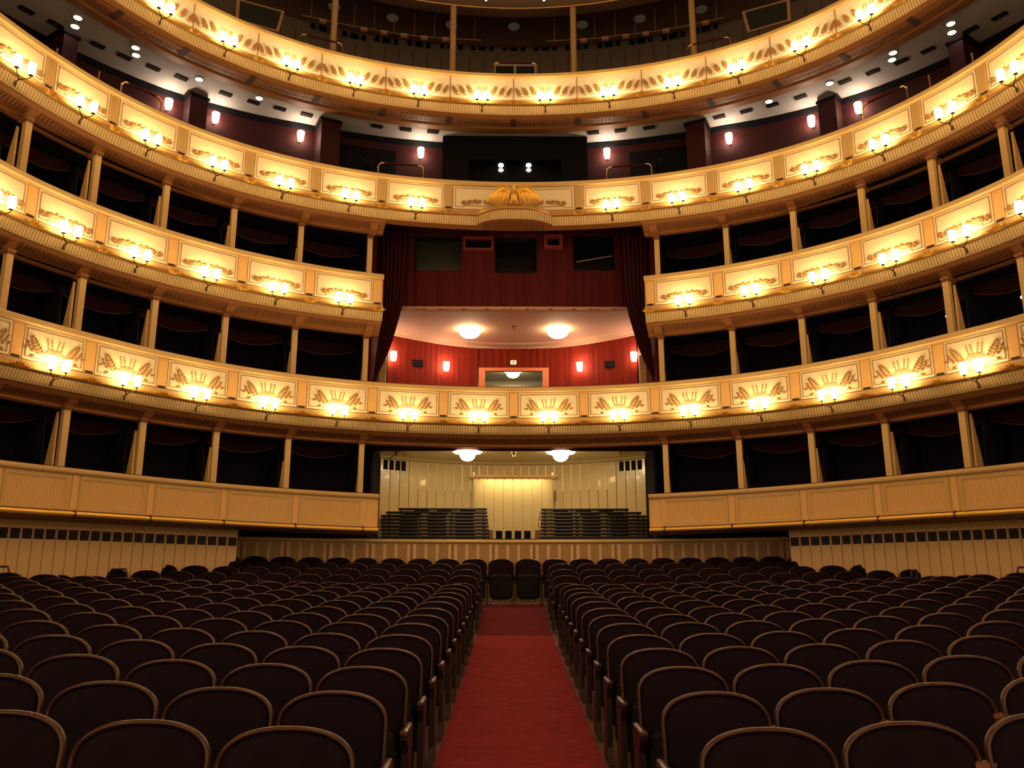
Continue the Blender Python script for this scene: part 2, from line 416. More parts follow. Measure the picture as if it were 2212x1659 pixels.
    for x, y in bl:
        tm = (x + y) / 2; R = rad(t, tm); wide = (y - x) > .25
        if t == 4:
            mb = MB(); plate(mb, t, x + .001, y - .001, -.735, -.128, PAN - .004, PAN + .035, 10)
            pn = mb.build('panel', M['white_ivory'], root)  # gallery panels take a paler ivory than the lower tiers
            ornament(t, x, y, style).build('leaf_relief', M['giltline'], pn); continue
        e = .118 / R
        x0, x1 = x + e, y - e
        if x == a: x0 += .1 / R
        if y == b: x1 -= .1 / R
        mb = MB(); plate(mb, t, x0, x1, -.735, -.135, PAN - .012, PAN + .03, 10)
        pn = mb.build('panel', M['ivory'], root)
        i0, i1, zt, zb = x0 + .045 / R, x1 - .045 / R, -.185, -.685
        mb = MB()
        if style == 'wheat': pts = [(i0, zt), (i1, zt), (i1, zb), (i0, zb), (i0, zt)]
        else:
            s1 = (i1 - i0) * (.17 if not wide else .07)
            pts = [(i0, zt), (i1, zt), (i1, zb), (i1 - s1, zb), (i1 - s1, zb + .035), (i0 + s1, zb + .035), (i0 + s1, zb), (i0, zb), (i0, zt)]
        strip(mb, t, pts, .013, PAN - .02, PAN)
        mb.build('gilded_line', M['giltline'], pn)
        if wide:
            for c0 in (-.078, .078): ornament(t, c0 - .06, c0 + .06, style).build('leaf_relief', M['giltline'], pn)
        else: ornament(t, x, y, style).build('leaf_relief', M['giltline'], pn)
    for th, s in ((a, -1), (b, 1)):                  # closed ends
        mb = MB(); mb.poly([P(t, th, o, z) for o, z in [(PAN, -.128), (PAN, -.735), (-.05, -.86), (-.09, -.905), (-.05, -.95), (.055, -1.145), (.30, -1.27), (.42, -1.36), (.52, -1.40), (.52, -.128)]])
        mb.build('end_panel', M['cream'], root)
    return root
TE = TH[9]
balcony(1, -TE, TE, 'long unbroken cream balcony front with gilded wheat reliefs below the royal box', 'wheat')
balcony(2, -TE, -.3115, 'cream laurel balcony front ending left of the royal box curtain', 'laurel')
balcony(2, .3115, TE, 'cream laurel balcony front ending right of the royal box curtain', 'laurel')
balcony(3, -TE, TE, 'cream laurel balcony front with bowed ledge carrying the gold eagle', 'laurel', True)
balcony(4, -TE, TE, 'topmost bright balcony front with three-leaf sheaves and no pilasters', 'sheaf')

# parterre box fronts
def box_front(a, b, label):
    t = 0; root = thing('parterre_parapet', label, 'box parapet', tuple(P(0, (a + b) / 2, 0, -.86)), kind='thing')
    g = ths_range(a, b)
    mb = MB(); closed_sweep(mb, t, g, [(.28, 0), (-.03, 0), (-.04, -.03), (-.04, -.07), (-.015, -.10), (.28, -.10)]); mb.build('rail', M['cream'], root)
    mb = MB(); closed_sweep(mb, t, g, [(.26, .0), (.26, .022), (.12, .03), (.02, .018), (.0, .0)]); mb.build('rail_cushion', M['curtain'], root, True)
    mb = MB(); closed_sweep(mb, t, g, [(.035, -.10), (.035, -.74), (.26, -.74), (.26, -.10)]); mb.build('parapet_wall', M['tan'], root)
    mb = MB(); closed_sweep(mb, t, g, [(.02, -.74), (.02, -.845), (.05, -.865), (.9, -.885), (.9, -.84), (.26, -.74)]); mb.build('soffit', M['umber'], root)
    for x, y in zip([-TE] + [-q for q in TH[8:1:-1]] if a < 0 else TH[2:9], [-q for q in TH[8:1:-1]] + [0] if a < 0 else TH[3:10]):
        if x < a - .03 or y > b + .03: continue
        R = rad(t, (x + y) / 2); e = .09 / R
        x0, x1 = max(x, a) + e, min(y, b) - e
        mb = MB()
        for (p, q, z0, z1) in ((x0, x1, -.185, -.115), (x0, x1, -.735, -.665), (x0, x0 + .07 / R, -.665, -.185), (x1 - .07 / R, x1, -.665, -.185)): plate(mb, t, p, q, z0, z1, .012, .05, 8)
        pn = mb.build('panel_frame', M['cream'], root)
        mb = MB(); flutes(mb, t, x0 + .07 / R, x1 - .07 / R, .0042, [(.026, -.185), (.026, -.665)], .007); mb.build('ribbed_panel', [M['tan'], M['slat']], pn)
    for th in ([-q for q in TH[2:9]] if a < 0 else TH[2:9]):
        R = rad(t, th); w = .055 / R; th2 = th if abs(th) > .33 else th * 1.035
        mb = MB(); plate(mb, t, th2 - w, th2 + w, -.735, -.115, .012, .05, 2); mb.build('pilaster', M['tan'], root)
        mb = MB(); mb.lathe(P(t, th2, -.055, -.82), [(.0, -.075), (.03, -.06), (.05, -.01), (.04, .05), (.018, .085), (0, .095)], 10); mb.build('tube_bracket', M['bronze'], root, True)
    mb = MB(); mb.tube([P(t, th, -.055, -.805) for th in g], .043, 12); mb.build('gilt_tube', M['gold'], root, True)
    mb = MB(); mb.poly([P(t, a if abs(a) < abs(b) else b, o, z) for o, z in ((0.0, -.1), (0.0, -.90), (.3, -.90), (.3, -.1))]); mb.build('end_panel', M['cream'], root)
box_front(-TE, -.302, 'parterre box parapet with ribbed panels and gilt tube, left of cream standing room')
box_front(.302, TE, 'parterre box parapet with ribbed panels and gilt tube, right of cream standing room')

# ------------------------------------------------------------------ boxes: columns, partitions, dark interiors
def col_th(k): return TH[k] + .016
for t, top in ((0, 2.985 + E), (1, 5.535 + E), (2, 8.095 + E)):
    nm = {0: 'parterre boxes', 1: 'first-tier boxes', 2: 'second-tier boxes'}[t]
    for s in (-1, 1):
        side = 'left' if s < 0 else 'right'
        for k in range(2, 9):
            th = s * (col_th(k) if k > 2 else .3385)
            zb = zr(t, th) - .10
            b = P(1, th, .36, 0); b.z = 0
            h = top - zb
            rot = Matrix.Rotation(-th, 3, 'Z')
            root = thing('box_column', f'slim cream column of the {side} {nm}, {ORD[k-2]} counted from the middle', 'column', (b.x, b.y, zb), 'box columns', 'thing', -th)
            mb = MB(); mb.box((b.x, b.y, zb + h / 2), .118, .118, h - .16, rot); mb.build('shaft', M['cream'], root)
            mb = MB(); mb.box((b.x, b.y, zb + .05), .15, .15, .10, rot); mb.build('base', M['cream'], root)
            mb = MB(); mb.box((b.x, b.y, top - .055), .132, .132, .05, rot); mb.box((b.x, b.y, top - .015), .155, .17, .05, rot); mb.build('capital', M['umber'], root)
            if k == 8: continue
            fr = min(1.03, .47 + max(0, abs(th) - .34) * .95)
            # dark partition wall with a pale wedge-shaped front
            n = Vector((cos(th), -sin(th), 0)) * .02
            def rp(o, z): q = P(1, th, o, 0); q.z = z; return q
            zt = zb + .1 + (top - zb - .2) * fr
            root = thing('box_partition', f'partition with pale wedge beside the {ORD[k-2]} column, {side} {nm}', 'partition', tuple(rp(.5, zb)), 'box partitions', 'thing')
            mb = MB(); w = [rp(.62, zb), rp(.95, zb), rp(.67, zt), rp(.645, zt)]
            A = [p - n for p in w]; B_ = [p + n for p in w]; mb.poly(A); mb.poly(B_[::-1])
            for i in range(4): mb.poly([A[i], A[(i+1) % 4], B_[(i+1) % 4], B_[i]])
            mb.build('wedge_panel', M['tan'], root)
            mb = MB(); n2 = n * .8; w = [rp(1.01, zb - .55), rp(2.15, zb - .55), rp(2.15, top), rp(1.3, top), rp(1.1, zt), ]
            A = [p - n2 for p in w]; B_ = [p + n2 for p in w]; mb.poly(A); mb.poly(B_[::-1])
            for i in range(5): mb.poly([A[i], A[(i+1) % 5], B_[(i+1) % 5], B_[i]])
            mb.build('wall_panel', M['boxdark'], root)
    for s in (-1, 1):
        side = 'left' if s < 0 else 'right'
        lo, hi = (-TE, -.335) if s < 0 else (.335, TE)
        g = ths_range(lo, hi, 4)
        def pz(th, o, z): q = P(1, th, o, 0); q.z = z; return q
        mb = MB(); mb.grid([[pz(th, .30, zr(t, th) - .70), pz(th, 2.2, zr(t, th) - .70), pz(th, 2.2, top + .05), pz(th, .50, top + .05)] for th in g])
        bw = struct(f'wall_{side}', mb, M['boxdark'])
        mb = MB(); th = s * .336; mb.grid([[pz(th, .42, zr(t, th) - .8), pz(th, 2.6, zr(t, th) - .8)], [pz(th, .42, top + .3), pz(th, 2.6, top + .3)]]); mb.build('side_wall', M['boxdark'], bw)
        for k in range(2, 8):
            th0, th1 = s * (col_th(k) + .006), s * (col_th(k + 1) - .006)
            q = lin(th0, th1, 13); mb = MB(); rows = []
            for i, th in enumerate(q):
                sag = sin(PI * i / 12)
                rows.append([pz(th, 1.30, top + .02), pz(th, 1.32, top - .14 - .16 * sag), pz(th, 1.29, top - .15 - .165 * sag)])
            mb.grid(rows)
            v = mb.build('valance', M['swag'])
            mb = MB(); mb.tube([pz(th, 1.28, top - .15 - .165 * sin(PI * i / 12)) for i, th in enumerate(q)], .006, 5); mb.build('fringe', M['railred'], v)
            tag(v, f'dark swag valance in the {ORD[k-2]} box from the middle, {side} {nm}', 'valance', 'box valances')
# ------------------------------------------------------------------ twin sconces
def sconce_root(t, th, label):
    p = P(t, th, 0, -1.05)
    root = thing('twin_sconce', label, 'wall lamp', tuple(p), 'twin sconces on the balcony fronts', 'thing', -th)
    return root
def make_sconce():
    root = thing('twin_sconce', '', 'wall lamp', (0, 0, 0), 'twin sconces on the balcony fronts', 'thing')
    mb = MB(); mb.lathe((0, -.01, -.02), [(0, -.06), (.018, -.05), (.026, -.01), (.02, .03), (.012, .05), (0, .055)], 8)
    mb.tube([(0, .05, -.01), (0, -.02, -.01), (0, -.06, .02), (0, -.10, .05)], .013, 6)
    mb.build('backplate', M['bronze'], root, True)
    for s in (-1, 1):
        mb = MB(); mb.tube([(0, -.08, .03), (s * .05, -.14, .06), (s * .10, -.18, .085), (s * .135, -.20, .12), (s * .135, -.20, .155)], [.012, .010, .009, .009, .010], 6)
        mb.lathe((s * .135, -.20, .15), [(.008, 0), (.045, .012), (.04, .022), (.0, .022)], 10)
        arm = mb.build('arm', M['bronze'], root, True)
        mb = MB(); n = 12; rows = []
        for z, r in ((.02, .048), (.08, .064), (.17, .072), (.235, .067)):
            rows.append([Vector((s * .135 + r * cos(2*PI*j/n), -.20 + r * sin(2*PI*j/n), .15 + z + (.012 * (j % 2) if z > .2 else 0))) for j in range(n)])
        mb.grid(rows, close=True); mb.poly(rows[0][::-1])
        mb.build('glass_shade', M['shade'], root, True)
    return root
proto = make_sconce(); used = [False]
def place_sconce(t, th, label):
    p = P(t, th, 0, -1.045)
    if not used[0]:
        used[0] = True; proto.location = p; proto.rotation_euler = (0, 0, -th); proto['label'] = label; return
    dup(proto, p, -th, label=label)
for t, kmin, kmax in ((1, 0, 6), (2, 2, 7), (3, 1, 7), (4, 0, 5)):
    for s in (-1, 1):
        side = 'left' if s < 0 else 'right'
        for k in range(kmin, kmax + 1):
            th = s * (TH[k] + TH[k + 1]) / 2
            if t == 2 and k == 2: th *= 1.006
            place_sconce(t, th, f'lit twin-shade sconce on the {NAMES[t]} balcony front, {ORD[k-kmin]} to the {side} of the middle')

# ------------------------------------------------------------------ the gold eagle
def eagle():
    c = P(3, 0, -.30, -.815)
    root = thing('gold_eagle', 'gilded eagle with spread wings on the ledge of the balcony middle', 'statue', tuple(c), kind='thing')
    K = 1.13
    X = lambda x, y, z: c + Vector((x, y, z)) * K
    mb = MB(); mb.lathe(X(0, 0, .10), [(0, -.02), (.05, .0), (.09, .07), (.115, .15), (.10, .23), (.07, .29), (.05, .33)], 14); mb.build('body', M['gold'], root, True)
    mb = MB(); mb.tube([X(0, 0, .39), X(0, -.005, .45), X(.005, -.01, .50), X(.01, -.03, .535)], [.048, .042, .045, .03], 10)
    mb.lathe(X(.008, -.02, .50), [(0, -.04), (.035, -.02), (.045, .01), (.03, .04), (0, .05)], 10)
    mb.tube([X(.02, -.05, .52), X(.045, -.075, .515), X(.052, -.085, .495)], [.018, .012, .003], 6); mb.build('head', M['gold'], root, True)
    for s in (-1, 1):
        mb = MB()
        # arm of the wing
        mb.tube([X(s*.06, .01, .36), X(s*.12, -.02, .44), X(s*.21, -.04, .49), X(s*.33, -.03, .455), X(s*.43, 0, .35), X(s*.55, .02, .20)], [.05, .055, .05, .05, .045, .03], 10, sq=.7)
        w = mb.build('wing', M['gold'], root, True)
        mb = MB(); fr_ = [X(s*.05, .0, .40), X(s*.2, -.01, .46), X(s*.36, -.005, .42), X(s*.50, .01, .25), X(s*.62, .0, .08), X(s*.40, .0, .04), X(s*.14, .0, .06)]; mb.poly(fr_); mb.poly([p + Vector((0, .03, 0)) for p in fr_][::-1])
        for i in range(7): j = (i + 1) % 7; mb.poly([fr_[i], fr_[j], fr_[j] + Vector((0, .03, 0)), fr_[i] + Vector((0, .03, 0))])
        mb.build('wing_back', M['giltline'], w)
        mb = MB()
        for k in range(13):
            f = k / 12
            a = Vector((s * (.06 + .33 * f), -.03, .40 + .07 * sin(PI * f) - .02 * f))
            b = Vector((s * (.15 + .47 * f), -.06, .02 + .06 * f * f))
            if k < 3: b.z += .05
            mid = (a + b) / 2 + Vector((s * .015, -.035, 0))
            mb.tube([c + a * K, c + mid * K, c + b * K], [.014, .018, .004], 6, sq=.6, up=Vector((0, 1, 0)))
        mb.build('long_feathers', M['gold'], w, True)
        mb = MB()
        for k in range(9):
            f = k / 8; a = Vector((s * (.08 + .32 * f), -.06, .41 + .07 * sin(PI * f) - .08 * f * f)); b = a + Vector((s * (.05 + .03 * f), -.015, -.13))
            mb.tube([c + a * K, c + ((a + b) / 2 + Vector((0, -.02, 0))) * K, c + b * K], [.018, .024, .005], 6, sq=.6, up=Vector((0, 1, 0)))
        mb.build('covert_feathers', M['gold'], w, True)
        mb = MB(); mb.tube([X(s*.05, -.02, .16), X(s*.085, -.04, .09), X(s*.075, -.06, .02)], [.045, .03, .016], 8)
        for q in (-1, 0, 1): mb.tube([X(s*.075, -.06, .02), X(s*.075 + q*.03, -.10, .008), X(s*.075 + q*.035, -.12, -.006)], [.012, .009, .003], 6)
        mb.build('leg', M['gold'], root, True)
    mb = MB()
    for k in range(-2, 3): mb.tube([X(k*.012, .02, .12), X(k*.03, .0, .05), X(k*.042, -.01, -.01)], [.02, .02, .008], 6)
    mb.build('tail', M['gold'], root, True)
    mb = MB()
    for k in range(-6, 7):
        p = X(k * .035, -.14 + .002 * k * k, -.02); mb.tube([p, p + Vector((k*.004, -.05, .03)), p + Vector((k*.008, -.07, -.02))], [.016, .02, .004], 6)
    mb.build('laurel_base', M['gilt'], root, True)
eagle()

# ------------------------------------------------------------------ parterre floor, carpet, walls
mb = MB(); xs = lin(-14, 14, 57); ys = lin(-4, 26, 91)
mb.grid([[Vector((x, y, floor_z(x, y))) for x in xs] for y in ys]); struct('floor', mb, M['floor'])
def acx(y): return -.12 + .0078 * (y - 3.6)
def runner(name, y0, y1, m, label, w=.69):
    mb = MB(); ys = lin(y0, y1, 40); rows = []
    for y in ys: rows.append([Vector((x + acx(y), y, floor_z(x, y) + h)) for x, h in ((-w, -.02), (-w, .012), (-w / 3, .014), (w / 3, .014), (w, .012), (w, -.02))])
    mb.grid(rows); o = mb.build(name, m); tag(o, label, 'carpet')
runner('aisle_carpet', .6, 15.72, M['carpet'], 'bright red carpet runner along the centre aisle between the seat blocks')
runner('aisle_carpet', 15.725, 19.1, M['carpetback'], 'darker red carpet on the raised end of the aisle before the middle seats')  # raised end takes a darker red than the runner

def wall_side(s):
    side = 'left' if s < 0 else 'right'
    a, b = (-TE, -.575) if s < 0 else (.575, TE)
    OW = .86
    def pz(th, o, z): q = P(1, th, o, 0); q.z = z; return q
    mb = MB(); n = 38; w = (b - a) / n; rows = []
    for i in range(n):
        for f, d in ((0, .035), (.055, .035), (.065, 0), (.985, 0)):
            th = a + (i + f) * w; rows.append([pz(th, OW + d, .0), pz(th, OW + d, zr(0, th) - .87)])
    mb.grid(rows); wl = struct(f'wall_{side}', mb, M['sideplank'])
    mb = MB(); g = lin(a, b, 40)
    rows = [[pz(th, OW + .02, zr(0, th) - .885), pz(th, OW - .05, zr(0, th) - .905), pz(th, OW - .04, zr(0, th) - .935), pz(th, OW - .012, zr(0, th) - .945), pz(th, OW - .012, zr(0, th) - .985), pz(th, OW + .02, zr(0, th) - .995)] for th in g]
    mb.grid(rows); mb.build('wall_molding', M['cream'], wl)
    for i in range(n):
        tm = a + (i + .52) * w; hw = w * .40
        if abs(tm) > 1.12: continue
        z1 = zr(0, tm) - 1.04; z0 = z1 - .185
        mb = MB(); rows = []
        for j in range(5):
            c0 = tm - hw + 2 * hw * (j + .5) / 5; e = hw / 5 * .87
            for (p, q) in ((c0 - e, c0 + e),):
                mb.poly([pz(p, OW - .004, z0), pz(q, OW - .004, z0), pz(q, OW - .004, z1), pz(p, OW - .004, z1)])
        v = mb.build('vent_grille', M['black'], wl)
    # brass handrails by the side doors
    return wl
wall_side(-1); wall_side(1)
# dark rear of the standing room beside the parapet
mb = MB(); mb.grid([[Vector((x, 21.2 - .05 * abs(abs(x) - 3.4) ** 1.6, z)) for z in (.9, 3.3)] for x in lin(-7.6, -3.42, 12)]); struct('wall_back', mb, M['boxdark'])
mb = MB(); mb.grid([[Vector((x, 21.2 - .05 * abs(abs(x) - 3.4) ** 1.6, z)) for z in (.9, 3.3)] for x in lin(3.42, 7.6, 12)]); struct('wall_back', mb, M['boxdark'])

# standing-room parapet with slatted front
def Ypar(x): return 19.95 - .0135 * x * x
def zpar(x): return 2.355 + .0014 * x * x
root = thing('standing_parapet', 'low slatted parapet with pale ledge behind the last seat row', 'parapet', (0, 19.95, .95), kind='thing')
xs = lin(-6.72, 6.72, 61)
mb = MB(); prof = [(.22, 0), (-.05, 0), (-.07, -.02), (-.07, -.055), (-.05, -.075), (-.02, -.085), (.22, -.085)]
rows = [[Vector((x, Ypar(x) + o, zpar(x) + z)) for o, z in prof] for x in xs]; mb.grid(rows, close=True); mb.poly(rows[0]); mb.poly(rows[-1]); mb.build('ledge', M['cream'], root)
mb = MB(); prof = [(.2, .0), (.2, .035), (.06, .035), (.04, .0)]
rows = [[Vector((x, Ypar(x) + o, zpar(x) + z)) for o, z in prof] for x in xs]; mb.grid(rows, close=True); mb.build('ledge_cushion', M['railwood'], root)
mb = MB(); rows = [[Vector((x, Ypar(x) + o, z)) for o, z in ((.0, zpar(x) - .08), (.0, floor_z(x, 19.5) - .05), (.2, floor_z(x, 19.5) - .05), (.2, zpar(x) - .08))] for x in xs]; mb.grid(rows, close=True); mb.poly(rows[0]); mb.poly(rows[-1]); mb.build('back_board', M['slat'], root)
mbs, mbp = MB(), MB(); bay = .965; red0 = 19.5
k = 0; x = -6.66
reds = []
def slab(mb, x, w, d, z0, z1):
    mb.box((x, Ypar(x) - d / 2, (z0 + z1) / 2), w, d, z1 - z0)
xr = (1066 - 1110) / F * 19.95 + .02
while xr - bay > -6.7: xr -= bay
while xr < 6.75:
    reds.append(xr); xr += bay
for x in [reds[0] - bay] + reds:
    z1 = zpar(x) - .11; z0 = floor_z(x, 19.4)
    for dx, w in ((.07, .075), (.335, .07), (.60, .07), (.895, .075)):
        if abs(x + dx) < 6.68: slab(mbp, x + dx, w, .03, z0, z1)
    for c, n in ((.20, 6), (.465, 6), (.745, 6)):
        for j in range(n):
            xx = x + c + (j - (n - 1) / 2) * .033
            if abs(xx) < 6.68: slab(mbs, xx, .022, .018, z0, z1)
mbs.build('slat_front', M['slat'], root); mbp.build('pale_battens', M['paleslat'], root)
for x in reds:
    if abs(x) < 6.68:
        mb = MB(); slab(mb, x - .02, .045, .02, floor_z(x, 19.4), zpar(x) - .13); mb.build('red_strip', M['redstrip'], root)

# ------------------------------------------------------------------ cream standing room in the middle
ZC0 = 2.95 + E
def yb0(x): return 22.64 - 1.42 * (abs(x) / 3.42) ** 2.2       # curved back wall
xs = lin(-3.42, 3.42, 29)
mb = MB(); rows = []
n = 30; w = 6.84 / n
for i in range(n):
    for f, d in ((0, .03), (.05, .03), (.06, 0), (.985, 0)):
        x = -3.42 + (i + f) * w
        rows.append([Vector((x, yb0(x) + d, .9)), Vector((x, yb0(x) + d, ZC0))])
rows = [r for r in rows if not (-1.06 < r[0].x < 1.08)]
left = [r for r in rows if r[0].x < 0] ; right = [r for r in rows if r[0].x > 0]
L0 = [Vector((-1.05, yb0(1.05), .9)), Vector((-1.05, yb0(1.05), ZC0))]; R0 = [Vector((1.09, yb0(1.09), .9)), Vector((1.09, yb0(1.09), ZC0))]
mb.grid(left + [L0]); mb.grid([R0] + right)
DT = 2.525 + E
mid = []
for i in range(n):
    for f, d in ((0, .03), (.05, .03), (.06, 0), (.985, 0)):
        x = -3.42 + (i + f) * w
        if -1.05 < x < 1.09: mid.append([Vector((x, yb0(x) + d, DT)), Vector((x, yb0(x) + d, ZC0))])
mb.grid([[Vector((-1.05, yb0(1.05), DT)), Vector((-1.05, yb0(1.05), ZC0))]] + mid + [[Vector((1.09, yb0(1.09), DT)), Vector((1.09, yb0(1.09), ZC0))]])
wb = struct('wall_back', mb, M['plank'])
mb = MB()
for i in range(4, n - 3):
    x = -3.42 + i * w
    mb.box((x + .004, yb0(x) - .006, ZC0 - .44 + (0 if -1.1 > x or x > 1.1 else .15)), .028, .02, .70 if not -1.1 < x < 1.1 else .40)
mb.build('gold_inlay', M['inlay'], wb)  # lamp highlights along the gold plank grooves, put into pale strips
mb = MB(); rows = [[Vector((x, 20.15, ZC0)) , Vector((x, 21.0, ZC0 + .012)), Vector((x, yb0(x) - .12, ZC0)), Vector((x, yb0(x) - .10, ZC0 - .05)), Vector((x, yb0(x) + .02, ZC0 - .07))] for x in xs]; mb.grid(rows)
struct('ceiling', mb, M['plank'])
mb = MB(); rows = [[Vector((x, 20.12, ZC0 + .10)), Vector((x, 20.12, ZC0 - .03)), Vector((x, 20.2, ZC0 - .03))] for x in xs]; mb.grid(rows); struct('trim_1', mb, M['darkred'])
for s in (-1, 1):
    mb = MB(); mb.box((s * 3.46, 20.9, 2.75), .06, 1.7, 3.7); struct('wall_left' if s < 0 else 'wall_right', mb, M['boxdark'])
    side = 'left' if s < 0 else 'right'
    for k in range(4):
        x = s * (3.30 - .142 * k)
        mb = MB(); mb.box((x, yb0(x) - .006, ZC0 - .215), .118, .03, .25, Matrix.Rotation(math.atan2(yb0(x + .01) - yb0(x), .01), 3, 'Z'))
        mb.build('vent_opening', M['black'], wb)
# lit alcove behind the double door line
root = thing('plank_alcove', 'brightly lit cream plank doors under a shelf-like cornice, between the standing rails', 'door', (0, 22.9, .95), kind='thing')
mb = MB(); n2 = 7; rows = []
for i in range(n2 + 1):
    for f, d in ((0, .016), (.03, .016), (.045, 0), (.99, 0)):
        x = -1.05 + 2.14 * (i + f) / (n2 + 1); rows.append([Vector((x, 22.98 + d, .92)), Vector((x, 22.98 + d, DT + .12))])
rows.append([Vector((1.09, 22.98, .92)), Vector((1.09, 22.98, DT + .12))]); mb.grid(rows); mb.build('plank_leaf', M['plank'], root)
mb = MB()
for x in (-1.05, 1.09): mb.box((x, 22.72, (DT + .14 + .92) / 2), .04, .56, DT + .14 - .92)
mb.build('reveal', M['plank'], root)
mb = MB(); mb.box((.02, 22.84, DT + .14), 2.2, .36, .04); mb.build('reveal_ceiling', M['plank'], root)
mb = MB(); mb.box((.02, 22.40, DT + .02), 2.36, .24, .05); mb.box((.02, 22.43, DT - .02), 2.3, .16, .04); mb.build('cornice', M['tan'], root)
mb = MB(); mb.box((.02, 22.73, DT + .10), 1.7, .07, .03); mb.build('strip_lamp', M['strip'], root)
mb = MB(); mb.box((1.16, 22.32, 2.02 + E), .035, .03, .30); o = mb.build('door_handle', M['wood'], root)
for k in range(4):
    x = atY(1078 + 20.4 * k, 1155, 20.9).x; z0 = floor_z(0, 20.9)
    p = atY(1078 + 20.4 * k, 1150.5, 20.9)
    mb = MB(); mb.box((p.x, 20.9, (z0 + p.z + .04) / 2), .165, .16, p.z + .04 - z0)
    r = mb.build('floor_box', M['black']); tag(r, f'black box at the foot of the lit plank doors, {ORD[k]} from the left', 'box', 'black boxes at the doors')
def dome(u, v, z, m, label, R=.205, group=None, fl=.36):
    p = atZ(u, v, z); root = thing('dome_lamp', label, 'ceiling lamp', tuple(p), group, 'thing')
    if m is M['dome']:
        mb = MB(); mb.lathe(p, [(.10, 0), (.10, -.02), (.03, -.04), (.03, -.09)], 20); mb.build('ceiling_rose', M['brass'], root, True)
    else:
        mb = MB(); mb.lathe(p, [(fl, -.02), (fl, -.035), (fl * .92, -.055), (R * .95, -.06)], 28); mb.build('rim_plate', m, root, True)
    mb = MB(); mb.lathe(p, [(R * .9, -.065), (R, -.07), (R * .97, -.10), (R * .85, -.17), (R * .6, -.225), (R * .25, -.25), (0, -.255)], 28); mb.build('glass_bowl', m, root, True)
    mb = MB(); mb.lathe(p + Vector((0, 0, -.25)), [(.02, 0), (.025, -.015), (0, -.035)], 10); mb.build('finial', M['brass'], root, True)
dome(1010, 974, ZC0, M['domecool'], 'glass dome lamp on the cream standing-room ceiling, left of two', group='standing-room dome lamps')
dome(1211, 975, ZC0, M['domecool'], 'glass dome lamp on the cream standing-room ceiling, right of two', group='standing-room dome lamps')
mb = MB(); p = atZ(1110, 978, ZC0); mb.lathe(p, [(.09, 0), (.09, -.03), (.05, -.05), (.05, -.10), (0, -.12)], 12); tag(mb.build('smoke_detector', M['brass'], None, True), 'small round detector between the two standing-room dome lamps', 'detector')
# cable and bracket by the left corner of the standing-room ceiling
mb = MB(); q = [atY(u, v, 20.6) for u, v in ((853, 962), (855, 981), (846, 987), (838, 994))]; mb.tube(q, .012, 6); mb.box(tuple(atY(855, 980, 20.6)), .05, .05, .08)
tag(mb.build('ceiling_clamp', M['bronze']), 'dark clamp with a cable in the left corner of the standing-room ceiling', 'bracket')

# standing rails
for s in (-1, 1):
    side = 'left' if s < 0 else 'right'
    for k in range(9):
        f = k / 8; Y = 20.28 + 1.0 * f
        v = 1160 - 60 * f if s < 0 else 1161 - 60 * f
        ui = (1058 - 6 * f) if s < 0 else (1167 + 2 * f)
        uo = {0: 822, 1: 822, 2: 822, 3: 822, 4: 822, 5: 822, 6: 823, 7: 834, 8: 861}[k] if s < 0 else {0: 1398, 1: 1398, 2: 1398, 3: 1398, 4: 1398, 5: 1397, 6: 1396, 7: 1385, 8: 1358}[k]
        a, b = atY(ui, v, Y), atY(uo, v, Y)
        a.z = b.z = (a.z + b.z) / 2
        root = thing('standing_rail', f'dark standing-place rail {side} of the plank doors, {ORD[8-k]} from the back', 'rail', ((a.x + b.x) / 2, Y, floor_z(0, 20.5)), 'standing-room rails', 'thing')
        mb = MB(); mb.tube([a, b], .031, 8); mb.build('top_bar', M['railwood'], root, True)
        L = b.x - a.x
        for q in (.22, .48, .74): mb = MB(); mb.box((a.x + L * q, Y + .03, a.z - .05), abs(L) * .17, .03, .085); mb.build('pad_panel', M['railwood'], root)
        mb = MB(); mb.box(((a.x + b.x) / 2, Y + .05, a.z - .055), abs(L) - .05, .014, .03); mb.build('slat_face', M['railred'], root)
        zf = floor_z(0, 20.5)
        for q in (.04, .35, .66, .97):
            mb = MB(); mb.box((a.x + L * q, Y, (a.z + zf) / 2), .04, .04, a.z - zf); mb.build('post', M['railwood'], root)
mb = MB()
for s, (u0, u1) in ((-1, (1055, 1063)), (1, (1155, 1168))):
    a = atY((u0 + u1) / 2, 1152, 20.7)
    mb = MB(); mb.box((a.x, 20.7, (floor_z(0, 20.5) + a.z + .07) / 2), .13, .2, a.z + .07 - floor_z(0, 20.5)); tag(mb.build('low_post', M['railred']), f'short red-brown post at the inner end of the {"left" if s < 0 else "right"} standing rails', 'post')
mb = MB(); mb.tube([atY(u, v, 20.6) for u, v in ((1168, 1105), (1164, 1122), (1163, 1135), (1166, 1141))], .012, 6); tag(mb.build('barrier_rope', M['railred'], None, True), 'thin red rope hanging at the inner end of the right standing rails', 'rope')

